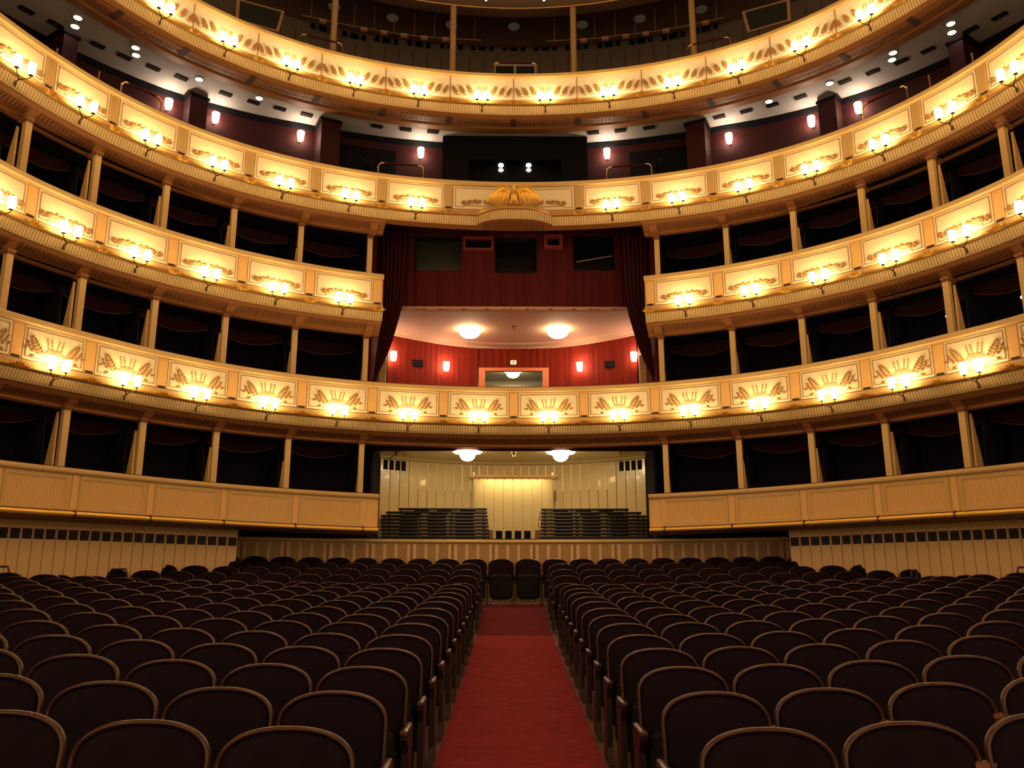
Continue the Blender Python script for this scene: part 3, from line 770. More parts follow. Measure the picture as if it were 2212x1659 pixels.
# ------------------------------------------------------------------ royal box
ZC1 = 6.6 + E
def yb1(x): return 23.75 - 1.55 * (abs(x) / 3.4) ** 2.0
xs = lin(-3.46, 3.46, 33)
mb = MB(); rows = [[Vector((x, 20.15, ZC1 + .05)), Vector((x, 20.2, ZC1 - .02)), Vector((x, 20.3, ZC1 - .03)), Vector((x, 20.34, ZC1)), Vector((x, 22.0, ZC1)), Vector((x, yb1(x) - .35, ZC1)), Vector((x, yb1(x) - .30, ZC1 - .03)), Vector((x, yb1(x) - .06, ZC1 - .06)), Vector((x, yb1(x) - .05, ZC1 - .10)), Vector((x, yb1(x) + .02, ZC1 - .12))] for x in xs]
mb.grid(rows); struct('ceiling', mb, M['pinkceil'])
mb = MB(); rows = []
for i in range(len(lin(-3.46, 3.46, 97))):
    x = lin(-3.46, 3.46, 97)[i]
    if -.96 < x < 1.06: continue
    rows.append([Vector((x, yb1(x) + .008 * (i % 2), 3.3 + E)), Vector((x, yb1(x) + .008 * (i % 2), ZC1 - .08))])
lft = [r for r in rows if r[0].x < 0]; rgt = [r for r in rows if r[0].x > 0]
mb.grid(lft); mb.grid(rgt); mb.grid([[Vector((x, 23.72, 5.86 + E)), Vector((x, 23.72, ZC1 - .05))] for x in (lft[-1][0].x, rgt[0][0].x)])
struct('wall_back', mb, M['redwall'])
mb = MB(); mb.box((0, 21.6, 3.28 + E), 6.9, 4.4, .06); struct('floor', mb, M['carpetback'])
for s in (-1, 1):
    mb = MB(); mb.box((s * 3.52, 20.95, 6.0 + E), .06, 2.9, 5.6); w_ = struct('wall_left' if s < 0 else 'wall_right', mb, M['winewall'])
    mb = MB(); mb.box((s * 3.42, 20.9, 4.85 + E), .22, .10, 1.4); mb.build('jamb_panel', M['cream'], w_)
# door with frame, corridor, lamp
root = thing('royal_box_door', 'red-framed doorway in the middle of the royal box, corridor lamp beyond', 'door', (.05, 23.7, 3.4 + E), kind='thing')
mb = MB(); z1 = 5.885 + E
for x in (-.885, .995): mb.box((x, 23.66, (z1 - .09 + 3.31 + E) / 2), .18, .16, z1 - .09 - 3.31 - E)
mb.box((.055, 23.66, z1 - .04), 2.06, .16, .10); mb.build('door_frame', M['redtrim'], root)
mb = MB(); rows = []
for i, x in enumerate(lin(-.985, 1.095, 61)): rows.append([Vector((x, 23.60 + .03 * sin(i * 1.05), z1 + .02)), Vector((x, 23.60 + .03 * sin(i * 1.05), ZC1 - .12))])
mb.grid(rows); mb.build('pleated_drape', M['redwall'], root, True)
mb = MB(); mb.box((.05, 26.2, 4.8 + E), 3.4, .05, 3.2); mb.build('corridor_wall', M['paper'], root)
mb = MB(); mb.box((.05, 25.0, 6.1 + E), 3.4, 2.6, .04); mb.build('corridor_ceiling', M['paper'], root)
mb = MB(); mb.box((.05, 24.6, 5.52 + E), 1.7, .03, .16)
for k in range(16): mb.box((-.74 + k * .105, 24.57, 5.54 + E), .045, .03, .06)
mb.build('frieze', M['paper'], root)
mb = MB()
for k in range(16): mb.box((-.74 + k * .105, 24.555, 5.54 + E), .03, .02, .04)
mb.build('frieze_marks', M['umber'], root)
dome(1108, 799, 6.08 + E, M['domecool'], 'glowing dome lamp in the corridor behind the royal box door', R=.22, fl=.30)
dome(1015, 711, ZC1, M['dome'], 'bright dome lamp on the rose royal box ceiling, left of two', R=.30, group='royal box dome lamps', fl=.36)
dome(1205, 711, ZC1, M['dome'], 'bright dome lamp on the rose royal box ceiling, right of two', R=.30, group='royal box dome lamps', fl=.36)
mb = MB(); p = atZ(1110, 704, ZC1); mb.lathe(p, [(.07, 0), (.07, -.03), (.04, -.05), (.04, -.08), (0, -.1)], 12); tag(mb.build('smoke_detector', M['brass'], None, True), 'small round detector between the royal box dome lamps', 'detector')
def wall_lamp(p, th, label, sc=1.0, group='wall lamps'):
    root = thing('wall_lamp', label, 'wall lamp', tuple(p), group, 'thing', -th)
    f = Vector((-sin(th), -cos(th), 0)); r = Vector((cos(th), -sin(th), 0))
    mb = MB(); rows = []; n = 16; c = p + f * .13 * sc
    for z, w in ((-.13, .050), (-.10, .070), (.0, .082), (.10, .088), (.13, .084)):
        rows.append([c + r * cos(2*PI*j/n) * w * sc * (1 + .06 * (j % 2)) + f * sin(2*PI*j/n) * w * sc * (1 + .06 * (j % 2)) + Vector((0, 0, z * sc)) for j in range(n)])
    mb.grid(rows, close=True); mb.poly(rows[0]); mb.build('ribbed_glass', M['wallshade'], root, True)
    mb = MB(); mb.tube([p, p + f * .10 * sc + Vector((0, 0, -.15 * sc)), p + f * .13 * sc + Vector((0, 0, -.13 * sc))], .012, 6); mb.build('arm', M['brass'], root, True)
    mb = MB(); mb.box(p + f * .006 + Vector((0, 0, -.04)), .07 * sc, .02, .14 * sc, Matrix.Rotation(-th, 3, 'Z')); mb.build('backplate', M['brass'], root)
for i, (u, v) in enumerate(((848, 772), (963, 794), (1253, 795), (1371, 773))):
    x = atY(u, v, 22.9).x
    for _ in range(4): x = atY(u, v, yb1(x)).x
    p = atY(u, v, yb1(x) - .02)
    wall_lamp(p, (.42 if abs(x) > 2.6 else .25) * (1 if x > 0 else -1) * .8, ['lit wall lamp beside the left curtain of the royal box', 'lit wall lamp left of the royal box door', 'lit wall lamp right of the royal box door', 'lit wall lamp beside the right curtain of the royal box'][i], group='royal box wall lamps')
for s, u, v in ((-1, 901, 785), (1, 1319, 787)):
    x = atY(u, v, 23).x; x = atY(u, v, yb1(x)).x
    p = atY(u, v, yb1(x) - .03)
    root = thing('wall_vent', f'dark louvred vent on the red royal box wall, {"left" if s < 0 else "right"} of the door', 'vent', tuple(p), kind='thing')
    mb = MB(); rm = Matrix.Rotation(-s * .30, 3, 'Z'); mb.box(p, .34, .04, .20, rm); mb.build('frame', M['black'], root)
    mb = MB()
    for k in range(4): mb.box(p + Vector((0, -.022, -.06 + .04 * k)), .30, .01, .012, rm)
    mb.build('slats', M['slot'], root)
p = atY(1109, 783, 23.5)
root = thing('exit_sign', 'small glowing exit sign above the royal box door', 'sign', tuple(p), kind='thing')
mb = MB(); mb.box(p, .17, .06, .11); mb.build('housing', M['exit'], root)
mb = MB(); mb.box(p + Vector((-.012, -.032, -.005)), .022, .006, .06); mb.box(p + Vector((.022, -.032, -.005)), .022, .006, .06); mb.box(p + Vector((.005, -.032, .024)), .05, .006, .014); mb.build('figure', M['exitdark'], root)
# upper wall of the royal box with dark windows
YU = 20.2
def rect(u0, v0, u1, v1, Y): a, b = atY(u0, v0, Y), atY(u1, v1, Y); return a.x, b.x, b.z, a.z
mb = MB(); top = 9.0 + E; bot = ZC1 - .02
wins = [(897, 511, 994, 584), (1070, 514, 1159, 590), (1237, 509, 1329, 584)]
R_ = [rect(*q, YU) for q in wins]
xs_ = [-3.3] + [c for r in R_ for c in r[:2]] + [3.3]
nf = 4
def fabric(x0, x1, z0, z1):
    n = max(4, int((x1 - x0) / .07)); rows = []
    for i in range(n + 1):
        x = x0 + (x1 - x0) * i / n; rows.append([Vector((x, YU + .012 * sin(x * 31) + .010 * sin(x * 11.3), z)) for z in (z0, z1)])
    mb.grid(rows)
for i in range(0, len(xs_), 2): fabric(xs_[i], xs_[i + 1], bot, top)
for (a, b, z0, z1) in R_: fabric(a, b, bot, z0); fabric(a, b, z1, top)
wu = struct('wall_back', mb, M['winewall'])
for i, (a, b, z0, z1) in enumerate(R_):
    mb = MB()
    mb.box(((a + b) / 2, YU + .17, z0 - .01), b - a, .34, .02); mb.box(((a + b) / 2, YU + .17, z1 + .01), b - a, .34, .02); mb.box((a - .01, YU + .17, (z0 + z1) / 2), .02, .34, z1 - z0); mb.box((b + .01, YU + .17, (z0 + z1) / 2), .02, .34, z1 - z0)
    o = mb.build(f'window_{i+1}', M['boxdark']); tag(o, kind='structure')
    mb = MB(); mb.box(((a + b) / 2, YU + .34, (z0 + z1) / 2), b - a, .02, z1 - z0); mb.build('pane', M['greyglass'] if i == 0 else M['glass'], o)
    if i == 2:
        mb = MB(); q0, q1 = atY(1245, 566, YU + .30), atY(1322, 553, YU + .30); mb.tube([q0, q1], .013, 6); mb.build('blind_cord', M['tan'], o)
for (u0, v0, u1, v1, lb) in ((1001, 512, 1066, 541, 'wide red-framed projection window above the royal box, left of the middle'), (1175, 507, 1216, 538, 'small square red-framed projection window above the royal box, right of the middle')):
    a, b, z0, z1 = rect(u0, v0, u1, v1, YU - .1)
    fw = .055 if b - a > .6 else .09
    root = thing('projection_window', lb, 'window', ((a + b) / 2, YU - .1, z0), kind='thing')
    mb = MB()
    for (c, sx, sz) in ((((a + b) / 2, z0 + fw / 2), b - a, fw), (((a + b) / 2, z1 - fw / 2), b - a, fw), ((a + fw / 2, (z0 + z1) / 2), fw, z1 - z0 - 2 * fw), ((b - fw / 2, (z0 + z1) / 2), fw, z1 - z0 - 2 * fw)): mb.box((c[0], YU - .06, c[1]), sx, .16, sz)
    mb.build('frame', M['redframe'], root)
    mb = MB(); mb.box(((a + b) / 2, YU - .01, (z0 + z1) / 2), b - a - fw, .02, z1 - z0 - fw); mb.build('pane', M['glass'], root)
mb = MB(); rows = [[Vector((x, 19.95, 8.35 + E)), Vector((x, 19.95, 8.12 + E)), Vector((x, 20.22, 8.12 + E))] for x in lin(-3.45, 3.45, 9)]
# header beam above the royal box, hanging below the eagle tier
mb = MB(); mb.box((0, 20.02, 8.78 + E), 6.9, .5, .22); struct('trim_2', mb, M['darkred'])
# curtains
for s in (-1, 1):
    root = thing('tieback_curtain', f'dark red full-height curtain drawn to the {"left" if s < 0 else "right"} side of the royal box', 'curtain', (s * 3.4, 19.75, 4.4 + E), kind='thing')
    us = [(500, 822, 883), (560, 822, 880), (610, 822, 876), (650, 822, 871), (680, 820, 864), (715, 818, 854), (750, 814, 843), (785, 810, 828), (815, 806, 813), (835, 804, 808)]
    mb = MB(); rows = []; n = 49; Y = 19.78
    for v, uo, ui in us:
        if s > 0: uo, ui = 2222 - uo, 2222 - ui
        a, b = atY(uo, v, Y), atY(ui, v, Y); row = []
        wd = abs(b.x - a.x)
        for j in range(n):
            f = j / (n - 1); row.append(a.lerp(b, f) + Vector((0, .055 * sin(f * 2 * PI * 6.5 + .6) * min(1, wd * 1.6) + .12 * (f - .5) ** 2, 0)))
        rows.append(row)
    mb.grid(rows); mb.build('drape', M['curtain'], root, True)
    mb = MB(); a = atY(808 if s < 0 else 1414, 818, Y); mb.lathe(a + Vector((0, .03, -.05)), [(.0, -.03), (.05, 0), (.05, .04), (0, .07)], 10); mb.build('tie', M['curtain'], root, True)
    mb = MB(); p0 = atY(815 if s < 0 else 1407, 497, Y + .03); p1 = atY(885 if s < 0 else 1337, 502, Y + .03); mb.tube([p0, p1], .03, 8); mb.build('curtain_rail', M['darkred'], root, True)

# ------------------------------------------------------------------ eagle-tier gallery: white ceiling, red wall, booths
ZC3 = 11.6 + E
W3 = [(0, 1.55), (.2, 1.62), (.35, 1.72), (.48, 1.90), (.65, 2.32), (.75, 2.58), (.95, 2.85), (1.34, 2.9)]
def off3(th):
    a = abs(th)
    for (x0, y0), (x1, y1) in zip(W3, W3[1:]):
        if a <= x1: return y0 + (y1 - y0) * (a - x0) / (x1 - x0)
    return 2.9
def p3(th, o, z): q = P(1, th, o, 0); q.z = z; return q
g = ths_range(-TE, TE, 5)
mb = MB(); mb.grid([[p3(th, .60, ZC3 + .03), p3(th, off3(th) * .55 + .35, ZC3), p3(th, off3(th) + .03, ZC3)] for th in g]); struct('ceiling', mb, M['white'])
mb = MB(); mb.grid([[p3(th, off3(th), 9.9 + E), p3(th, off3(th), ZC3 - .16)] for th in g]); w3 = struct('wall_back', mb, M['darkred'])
mb = MB(); mb.grid([[p3(th, off3(th) + .01, ZC3 - .16), p3(th, off3(th) - .03, ZC3 - .15), p3(th, off3(th) - .05, ZC3 - .03), p3(th, off3(th) - .02, ZC3)] for th in g]); mb.build('wall_cornice', M['black'], w3)
mb = MB(); mb.grid([[p3(th, .2, 8.6 + E), p3(th, off3(th) + .05, 9.95 + E)] for th in g]); struct('floor', mb, M['boxdark'])
mb = MB(); mb.tube([p3(th, .9, ZC3 - .004) for th in g], .014, 5); struct('trim_3', mb, M['umber'])
def wall3(u, v, inset=.03):
    th = math.atan2(*( (lambda q: (q.x, q.y - 9))(atZ(u, v, 11.1 + E))))
    for _ in range(5):
        q = atR(u, v, rad(1, th) + off3(th) - inset); th = math.atan2(q.x, q.y - 9)
    return q, th
for i, (u, v) in enumerate(((360, 230), (462, 259), (647, 299), (908, 335), (1312, 337), (1577, 304), (1756, 267), (1858, 238))):
    q, th = wall3(u, v)
    lb = ['far side of left second pier', 'booth side of left second pier', 'far side of left first pier', 'just left of the dark booth', 'just right of the dark booth', 'far side of right first pier', 'booth side of right second pier', 'far side of right second pier'][i]
    wall_lamp(q, th, 'lit lamp on the dark red gallery wall, ' + lb, 1.0, 'eagle-tier wall lamps')
# piers
def pier(us, vs, label, depth=1.5):
    q = atZ(us[0], vs[0], ZC3); q2 = atZ(us[1], vs[1], ZC3)
    th0, th1 = math.atan2(q.x, q.y - 9), math.atan2(q2.x, q2.y - 9)
    return th0, th1
for s in (-1, 1):
    side = 'left' if s < 0 else 'right'
    for i, (th0, th1, o0, o1, h) in enumerate(((.405, .448, 1.15, 2.0, 0.0), (.676, .712, 2.02, 2.7, 0.0), (.935, .962, 2.1, 3.0, 0.0))):
        root = thing('gallery_pier', f'dark red pier of the upper gallery wall, {ORD[i]} {side} of the dark booth', 'pier', tuple(p3(s * (th0 + th1) / 2, o0, 9.6 + E)), 'gallery piers', 'thing')
        A, B_ = s * th0, s * th1
        mb = MB(); closed = [[p3(th, o, z) for o, z in ((o0, 9.5 + E), (o0, ZC3 - .16), (o1, ZC3 - .16), (o1, 9.5 + E))] for th in lin(A, B_, 3)]
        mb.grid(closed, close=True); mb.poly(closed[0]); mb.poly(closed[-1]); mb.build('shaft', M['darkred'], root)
        mb = MB(); closed = [[p3(th, o, z) for o, z in ((o0 - .03, ZC3 - .16), (o0 - .03, ZC3 - .10), (o0 + .12, ZC3 - .005), (o1, ZC3 - .005), (o1, ZC3 - .16))] for th in lin(A - s * .003, B_ + s * .003, 3)]
        mb.grid(closed, close=True); mb.poly(closed[0]); mb.poly(closed[-1]); mb.build('cap', M['black'], root)
    # dark doorway bay between the first pier and the wall lamp
    mb = MB(); rows = [[p3(s * th, off3(th) - .05, 9.9 + E), p3(s * th, off3(th) - .05, 11.2 + E)] for th in lin(.27, .40, 6)]; mb.grid(rows); mb.build('dark_door', M['black'], w3)
    pp = p3(s * .335, off3(.335) - .10, 10.68 + E)
    root = thing('round_spotlight', f'round black spotlight at the dark doors, {side} of the middle booth', 'spotlight', tuple(pp), kind='thing')
    mb = MB(); rows = []
    ax = Vector((-sin(s*.335), -cos(s*.335), 0)); rx = Vector((cos(s*.335), -sin(s*.335), 0)); uz = Vector((0, 0, 1))
    for d, r in ((0, .10), (.10, .115), (.16, .12), (.16, .10), (.12, .0)): rows.append([pp + ax * d + (rx * cos(2*PI*j/20) + uz * sin(2*PI*j/20)) * r for j in range(20)])
    mb.grid(rows, close=True); mb.build('housing', M['black'], root, True)
    mb = MB(); mb.tube([pp + ax * .16 + (rx * cos(a) + uz * sin(a)) * .115 for a in lin(0, 2*PI, 25)], .004, 5); mb.build('lens_ring', M['bronze'], root, True)
# middle booth
root = thing('control_booth', 'black control booth with a wide dark window, behind the eagle', 'booth', (.04, 20.4, 9.6 + E), kind='thing')
x0, x1 = atZ(957, 293, ZC3).x, atZ(1268, 293, ZC3).x; YB = 20.36
mb = MB(); zt = ZC3 - .02
zw1 = atY(1110, 345, YB).z; zw0 = 9.7 + E; xa, xb = atY(1012, 350, YB).x, atY(1212, 350, YB).x
mb.box(((x0 + x1) / 2, YB + .05, (zt + zw1) / 2), x1 - x0, .1, zt - zw1)
mb.box(((x0 + xa) / 2, YB + .05, (zw0 + zw1) / 2), xa - x0, .1, zw1 - zw0); mb.box(((x1 + xb) / 2, YB + .05, (zw0 + zw1) / 2), x1 - xb, .1, zw1 - zw0)
mb.box((x0 + .04, YB + .28, (zt + zw0) / 2), .08, .44, zt - zw0); mb.box((x1 - .04, YB + .28, (zt + zw0) / 2), .08, .44, zt - zw0)
mb.build('booth_wall', M['black'], root)
mb = MB(); mb.box(((x0 + x1) / 2, YB + .485, (zt + zw0) / 2), x1 - x0, .03, zt - zw0); mb.build('booth_back', M['black'], root)
for i, (u, dv) in enumerate(((1082, 0), (1142, 0))):
    p = atY(u, 356, YB + .36)
    r2 = thing('round_lamp', f'white round lamp glowing inside the dark booth, {"left" if i == 0 else "right"} one above the eagle', 'lamp', tuple(p), 'booth lamps', 'thing')
    for k, (v, m, hh) in enumerate(((356.5, 'spot', .062), (367, 'spotdim', .055))):
        c = atY(u, v, YB + .36); mb = MB(); rows = []
        for d, r in ((.08, .04), (.02, .072), (0, .07), (-.012, .0)): rows.append([c + Vector((r * cos(2*PI*j/20) * 1.05, d, r * sin(2*PI*j/20) * (hh / .07))) for j in range(20)])
        mb.grid(rows, close=True); mb.build('lens' if k == 0 else 'lower_lens', M[m], r2, True)  # lower disc glows dimly in place of the lamp's reflection
# downlights in the white ceiling
dl = [(560, 212), (430, 171), (293, 103), (294, 119), (168, 38), (162, 57), (1661, 219), (1792, 180), (1929, 114), (1927, 129), (2054, 51), (2056, 70)]
for u, v in dl:
    p = atZ(u, v, ZC3 - .012); side = 'left' if u < 1106 else 'right'
    near = {560: 'nearest the booth', 430: 'second from the booth', 293: 'inner of the first pair', 294: 'outer of the first pair', 168: 'inner of the second pair', 162: 'outer of the second pair', 1661: 'nearest the booth', 1792: 'second from the booth', 1929: 'inner of the first pair', 1927: 'outer of the first pair', 2054: 'inner of the second pair', 2056: 'outer of the second pair'}[u]
    root = thing('downlight', f'round downlight in the white ceiling above the {side} eagle tier, {near}', 'downlight', tuple(p), 'eagle-tier downlights', 'thing')
    mb = MB(); mb.lathe(p, [(.105, .02), (.11, .0), (.085, -.012), (.08, .0)], 18); mb.build('ring', M['white'], root, True)
    mb = MB(); mb.lathe(p, [(.08, .0), (.078, -.01), (0, -.012)], 18); mb.build('lens', M['down'], root, True)
vn = [(58, 22), (120, 52), (212, 98), (270, 123), (332, 147), (392, 168), (488, 203), (548, 221), (605, 235), (663, 248), (815, 273), (877, 280), (935, 285)]
k = 0
for s in (-1, 1):
    side = 'left' if s < 0 else 'right'
    for i, (u, v) in enumerate(vn[::-1]):
        p = atZ(u, v, ZC3 - .012); th = math.atan2(-p.x if s > 0 else p.x, p.y - 9)
        p.x *= -s
        if s > 0: p.x = -atZ(u, v, ZC3).x
        else: p.x = atZ(u, v, ZC3).x
        th = math.atan2(p.x, p.y - 9)
        root = thing('ceiling_vent', f'dark slot vent in the white ceiling above the {side} eagle tier, {ORD[i]} from the booth', 'vent', tuple(p), 'eagle-tier ceiling vents', 'thing', -th)
        mb = MB(); mb.box(p, .30, .15, .02, Matrix.Rotation(-th, 3, 'Z')); mb.build('frame', M['black'], root)
        mb = MB()
        for q in (-.04, 0, .04): mb.box(p + Matrix.Rotation(-th, 3, 'Z') @ Vector((0, q, -.012)), .27, .012, .006, Matrix.Rotation(-th, 3, 'Z'))
        mb.build('slats', M['slot'], root)
def handrail(pts, label, r=.020, mid=None):
    base = pts[0]; root = thing('brass_handrail', label, 'handrail', tuple(base), 'brass handrails', 'thing')
    a, b, c, d = [Vector(p) for p in pts]
    def bend(p, q, r2): 
        out = []; ab = (q - p)
        return out
    n1 = (c - b).normalized()
    for lo, hi, nn in ((a, b, n1), (d, c, -n1)):
        mb = MB(); mb.tube([lo, hi + Vector((0, 0, -.10)), hi + Vector((0, 0, -.045)) + nn * .02, hi + nn * .07, hi + nn * .14], r, 8); mb.build('post', M['brass'], root, True)
    mb = MB(); mb.tube([b + n1 * .14, c - n1 * .14], r * 1.15, 8); mb.build('padded_bar', M['curtain'], root, True)
def rail_on(t, u0, v0, u1, v1, label, base=-.1, o=.35):
    R = rad(t, 0)
    q = atR(u0, v0, rad(t, math.atan2(atR(u0, v0, 10.3).x, atR(u0, v0, 10.3).y - 9)) + o); w = atR(u1, v1, rad(t, math.atan2(atR(u1, v1, 10.3).x, atR(u1, v1, 10.3).y - 9)) + o)
    a, d = q.copy(), w.copy(); a.z = ZR[t] + base; d.z = ZR[t] + base
    handrail((a, q, w, d), label)
rail_on(3, 818, 351, 915, 359, 'brass-ended handrail on the eagle-tier rim, left of the booth')
rail_on(3, 1310, 362, 1407, 353, 'brass-ended handrail on the eagle-tier rim, right of the booth')
rail_on(3, 264, 174, 350, 214, 'brass-ended handrail on the left eagle-tier rim by the second pier')
rail_on(3, 1862, 228, 1958, 183, 'brass-ended handrail on the right eagle-tier rim by the second pier')
rail_on(4, 649, 73, 740, 95, 'brass-ended handrail on the gallery rim, left of the middle')
rail_on(4, 1066, 136, 1160, 137, 'brass-ended handrail on the middle of the gallery rim')
rail_on(4, 1485, 99, 1577, 79, 'brass-ended handrail on the gallery rim, right of the middle')
for (u, v0, v1, lb) in ((123, 108, 118, 'short brass post on the left eagle-tier rim by the outermost pier'), (214, 157, 171, 'short brass post on the left eagle-tier rim between two piers'), (2007, 166, 180, 'short brass post on the right eagle-tier rim between two piers'), (2100, 118, 130, 'short brass post on the right eagle-tier rim by the outermost pier')):
    q = atR(u, v0, rad(3, math.atan2(atR(u, v0, 10.3).x, atR(u, v0, 10.3).y - 9)) + .3)
    mb = MB(); mb.tube([Vector((q.x, q.y, ZR[3] - .08)), q], .02, 8); mb.lathe(q, [(.02, 0), (.027, .01), (.02, .03), (0, .035)], 8); tag(mb.build('rim_post', M['brass'], None, True), lb, 'post')

# ------------------------------------------------------------------ top gallery
g4 = ths_range(-1.07, 1.07, 5)
def p4(th, o, z): q = P(4, th, o, 0); q.z = z; return q
mb = MB(); rows = [[p4(th, 5.0, 14.6 + E), p4(th, 5.0, 16.9 + E)] for th in g4]; mb.grid(rows); w4 = struct('wall_back', mb, M['galwall'])
mb = MB(); rows = [[p4(th, 4.97, 16.88 + E), p4(th, 4.8, 16.9 + E), p4(th, 4.8, 17.0 + E), p4(th, 5.05, 17.05 + E), p4(th, 5.05, 18.9 + E)] for th in g4]; mb.grid(rows); mb.build('wall_frieze', M['ceil'], w4)
mb = MB(); n = 62; w = 1.9 / n
for i in range(n + 1):
    th = -.95 + w * i; q = [p4(th - .0012, 4.975, 15.2 + E), p4(th + .0012, 4.975, 15.2 + E), p4(th + .0012, 4.975, 16.55 + E), p4(th - .0012, 4.975, 16.55 + E)]; mb.poly(q)
mb.build('panel_joints', M['umber'], w4)
mb = MB(); rows = [[p4(th, .25, 11.8 + E), p4(th, 2.0, 12.5 + E), p4(th, 5.1, 14.8 + E)] for th in g4]; mb.grid(rows); struct('floor', mb, M['carpetback'])
mb = MB(); rows = [[p4(th, .75, 15.3 + E), p4(th, 1.1, 15.55 + E), p4(th, 2.5, 17.0 + E), p4(th, 5.1, 18.7 + E)] for th in g4]; mb.grid(rows); struct('ceiling', mb, M['ceil'])
vg = [(697, 62), (765, 78), (835, 88), (905, 96), (975, 101), (1042, 104), (1110, 105), (1178, 104), (1246, 102), (1315, 96), (1385, 88), (1455, 78), (1525, 62)]
for u, v in vg:
    q = atR(u, v, 15.05); th = math.atan2(q.x, q.y - 9)
    for dx, ww in ((-.30, .13), (0, .24), (.30, .13)):
        mb = MB(); c = q + Matrix.Rotation(-th, 3, 'Z') @ Vector((dx, -.02, 0)); mb.box(c, ww, .04, .17, Matrix.Rotation(-th, 3, 'Z')); mb.build('vent_opening', M['black'], w4)
for s in (-1, 1):
    side = 'left' if s < 0 else 'right'
    for i, (th, o) in enumerate(((.150, .95), (.438, .95))):
        b = p4(s * th, o, 12.6 + E); zt = 15.42 + E
        root = thing('gallery_column', f'thin round ochre column of the top gallery, {ORD[i]} {side} of the middle', 'column', tuple(b), 'gallery columns', 'thing')
        mb = MB(); mb.lathe(b, [(.085, 0), (.085, zt - b.z)], 14); mb.build('shaft', M['galcol'], root, True)
        mb = MB(); mb.lathe(Vector((b.x, b.y, zt - .12)), [(.085, 0), (.11, .04), (.11, .07), (.09, .09)], 14); mb.build('capital', M['umber'], root, True)
p0, p1 = atY(1068, 139, 20.35), atY(1157, 165, 20.35)
root = thing('double_door', 'dark double door with pale frame behind the middle gallery handrail', 'door', ((p0.x + p1.x) / 2, 20.35, 12.6 + E), kind='thing')
zb_, w_, xc = 12.6 + E, p1.x - p0.x, (p0.x + p1.x) / 2
mb = MB()
for x in (p0.x, xc, p1.x): mb.box((x, 20.35, (p0.z - .065 + zb_) / 2), .07, .06, p0.z - .065 - zb_)
mb.box((xc, 20.35, p0.z - .03), w_ + .07, .06, .07); mb.build('door_frame', M['galwall'], root)
for x in (p0.x + w_ / 4, xc + w_ / 4): mb = MB(); mb.box((x, 20.37, (p0.z + zb_) / 2 - .03), w_ / 2 - .07, .03, p0.z - zb_ - .06); mb.build('door_leaf', M['glass'], root)
# hanging light rails with rods
for s in (-1, 1):
    side = 'left' if s < 0 else 'right'
    us = [765, 808, 851, 895, 938, 1025] if s < 0 else [1198, 1285, 1329, 1373, 1416, 1461]
    us = ([672] if s < 0 else []) + us + ([1548] if s > 0 else [])
    vv = {672: 37, 765: 57, 808: 64, 851: 71, 895: 77, 938: 81, 1025: 86, 1198: 88, 1285: 83, 1329: 77.5, 1373: 72.5, 1416: 67, 1461: 60, 1548: 41}
    pts = [atY(u, vv[u], 22.0 - .045 * ((u - 1110) / 100) ** 2) for u in us]
    root = thing('light_rail', f'thin hanging light rail under the gallery ceiling, {side} of the middle', 'light rail', tuple(pts[3]), 'gallery light rails', 'thing')
    e0 = pts[0] + (pts[0] - pts[1]).normalized() * .25; e1 = pts[-1] + (pts[-1] - pts[-2]).normalized() * .2
    mb = MB(); mb.tube([e0] + pts + [e1], .016, 6); mb.build('rail_bar', M['galcol'], root)
    for p in pts: mb = MB(); mb.tube([p, p + Vector((0, 0, .78))], .014, 6); mb.build('rod', M['galcol'], root)
    allp = [e0] + pts + [e1]
    for i in range(1, len(pts)):
        c = pts[i - 1].lerp(pts[i], .5) if us[i] - us[i-1] < 60 else pts[i - 1].lerp(pts[i], .28 if s < 0 else .72)
        d = pts[i] - pts[i - 1]; rm = Matrix.Rotation(math.atan2(d.y, d.x), 3, 'Z')
        mb = MB(); mb.box(c + Vector((0, -.02, -.06)), .20, .10, .09, rm); mb.build('lamp_head', M['pinkceil'], root)
for s in (-1, 1):
    f = lambda u: u if s < 0 else 2217 - u
    dv = 0 if s < 0 else 1
    cs = [atR(f(u), v + dv, 12.6) for u, v in ((511, -2), (614, 26), (601, 71), (508, 44))]
    side = 'left' if s < 0 else 'right'
    root = thing('gallery_window', f'pale-framed dark window above the {side} gallery rim', 'window', tuple(cs[3]), kind='thing')
    ce = sum(cs, Vector()) / 4
    ins = [c.lerp(ce, .13) for c in cs]
    nrm = (cs[1] - cs[0]).cross(cs[3] - cs[0]).normalized() * .04
    mb = MB()
    for i in range(4):
        j = (i + 1) % 4
        q = [cs[i], cs[j], ins[j], ins[i]]; mb.poly([x + nrm for x in q]); mb.poly([x - nrm for x in q][::-1]); mb.poly([q[0] + nrm, q[0] - nrm, q[1] - nrm, q[1] + nrm]); mb.poly([q[2] + nrm, q[2] - nrm, q[3] - nrm, q[3] + nrm])
    mb.build('frame', M['galcol'], root)
    mb = MB(); mb.poly([c + nrm * .2 for c in ins]); mb.poly([c - nrm * .2 for c in ins][::-1]); mb.build('pane', M['greyglass'], root)
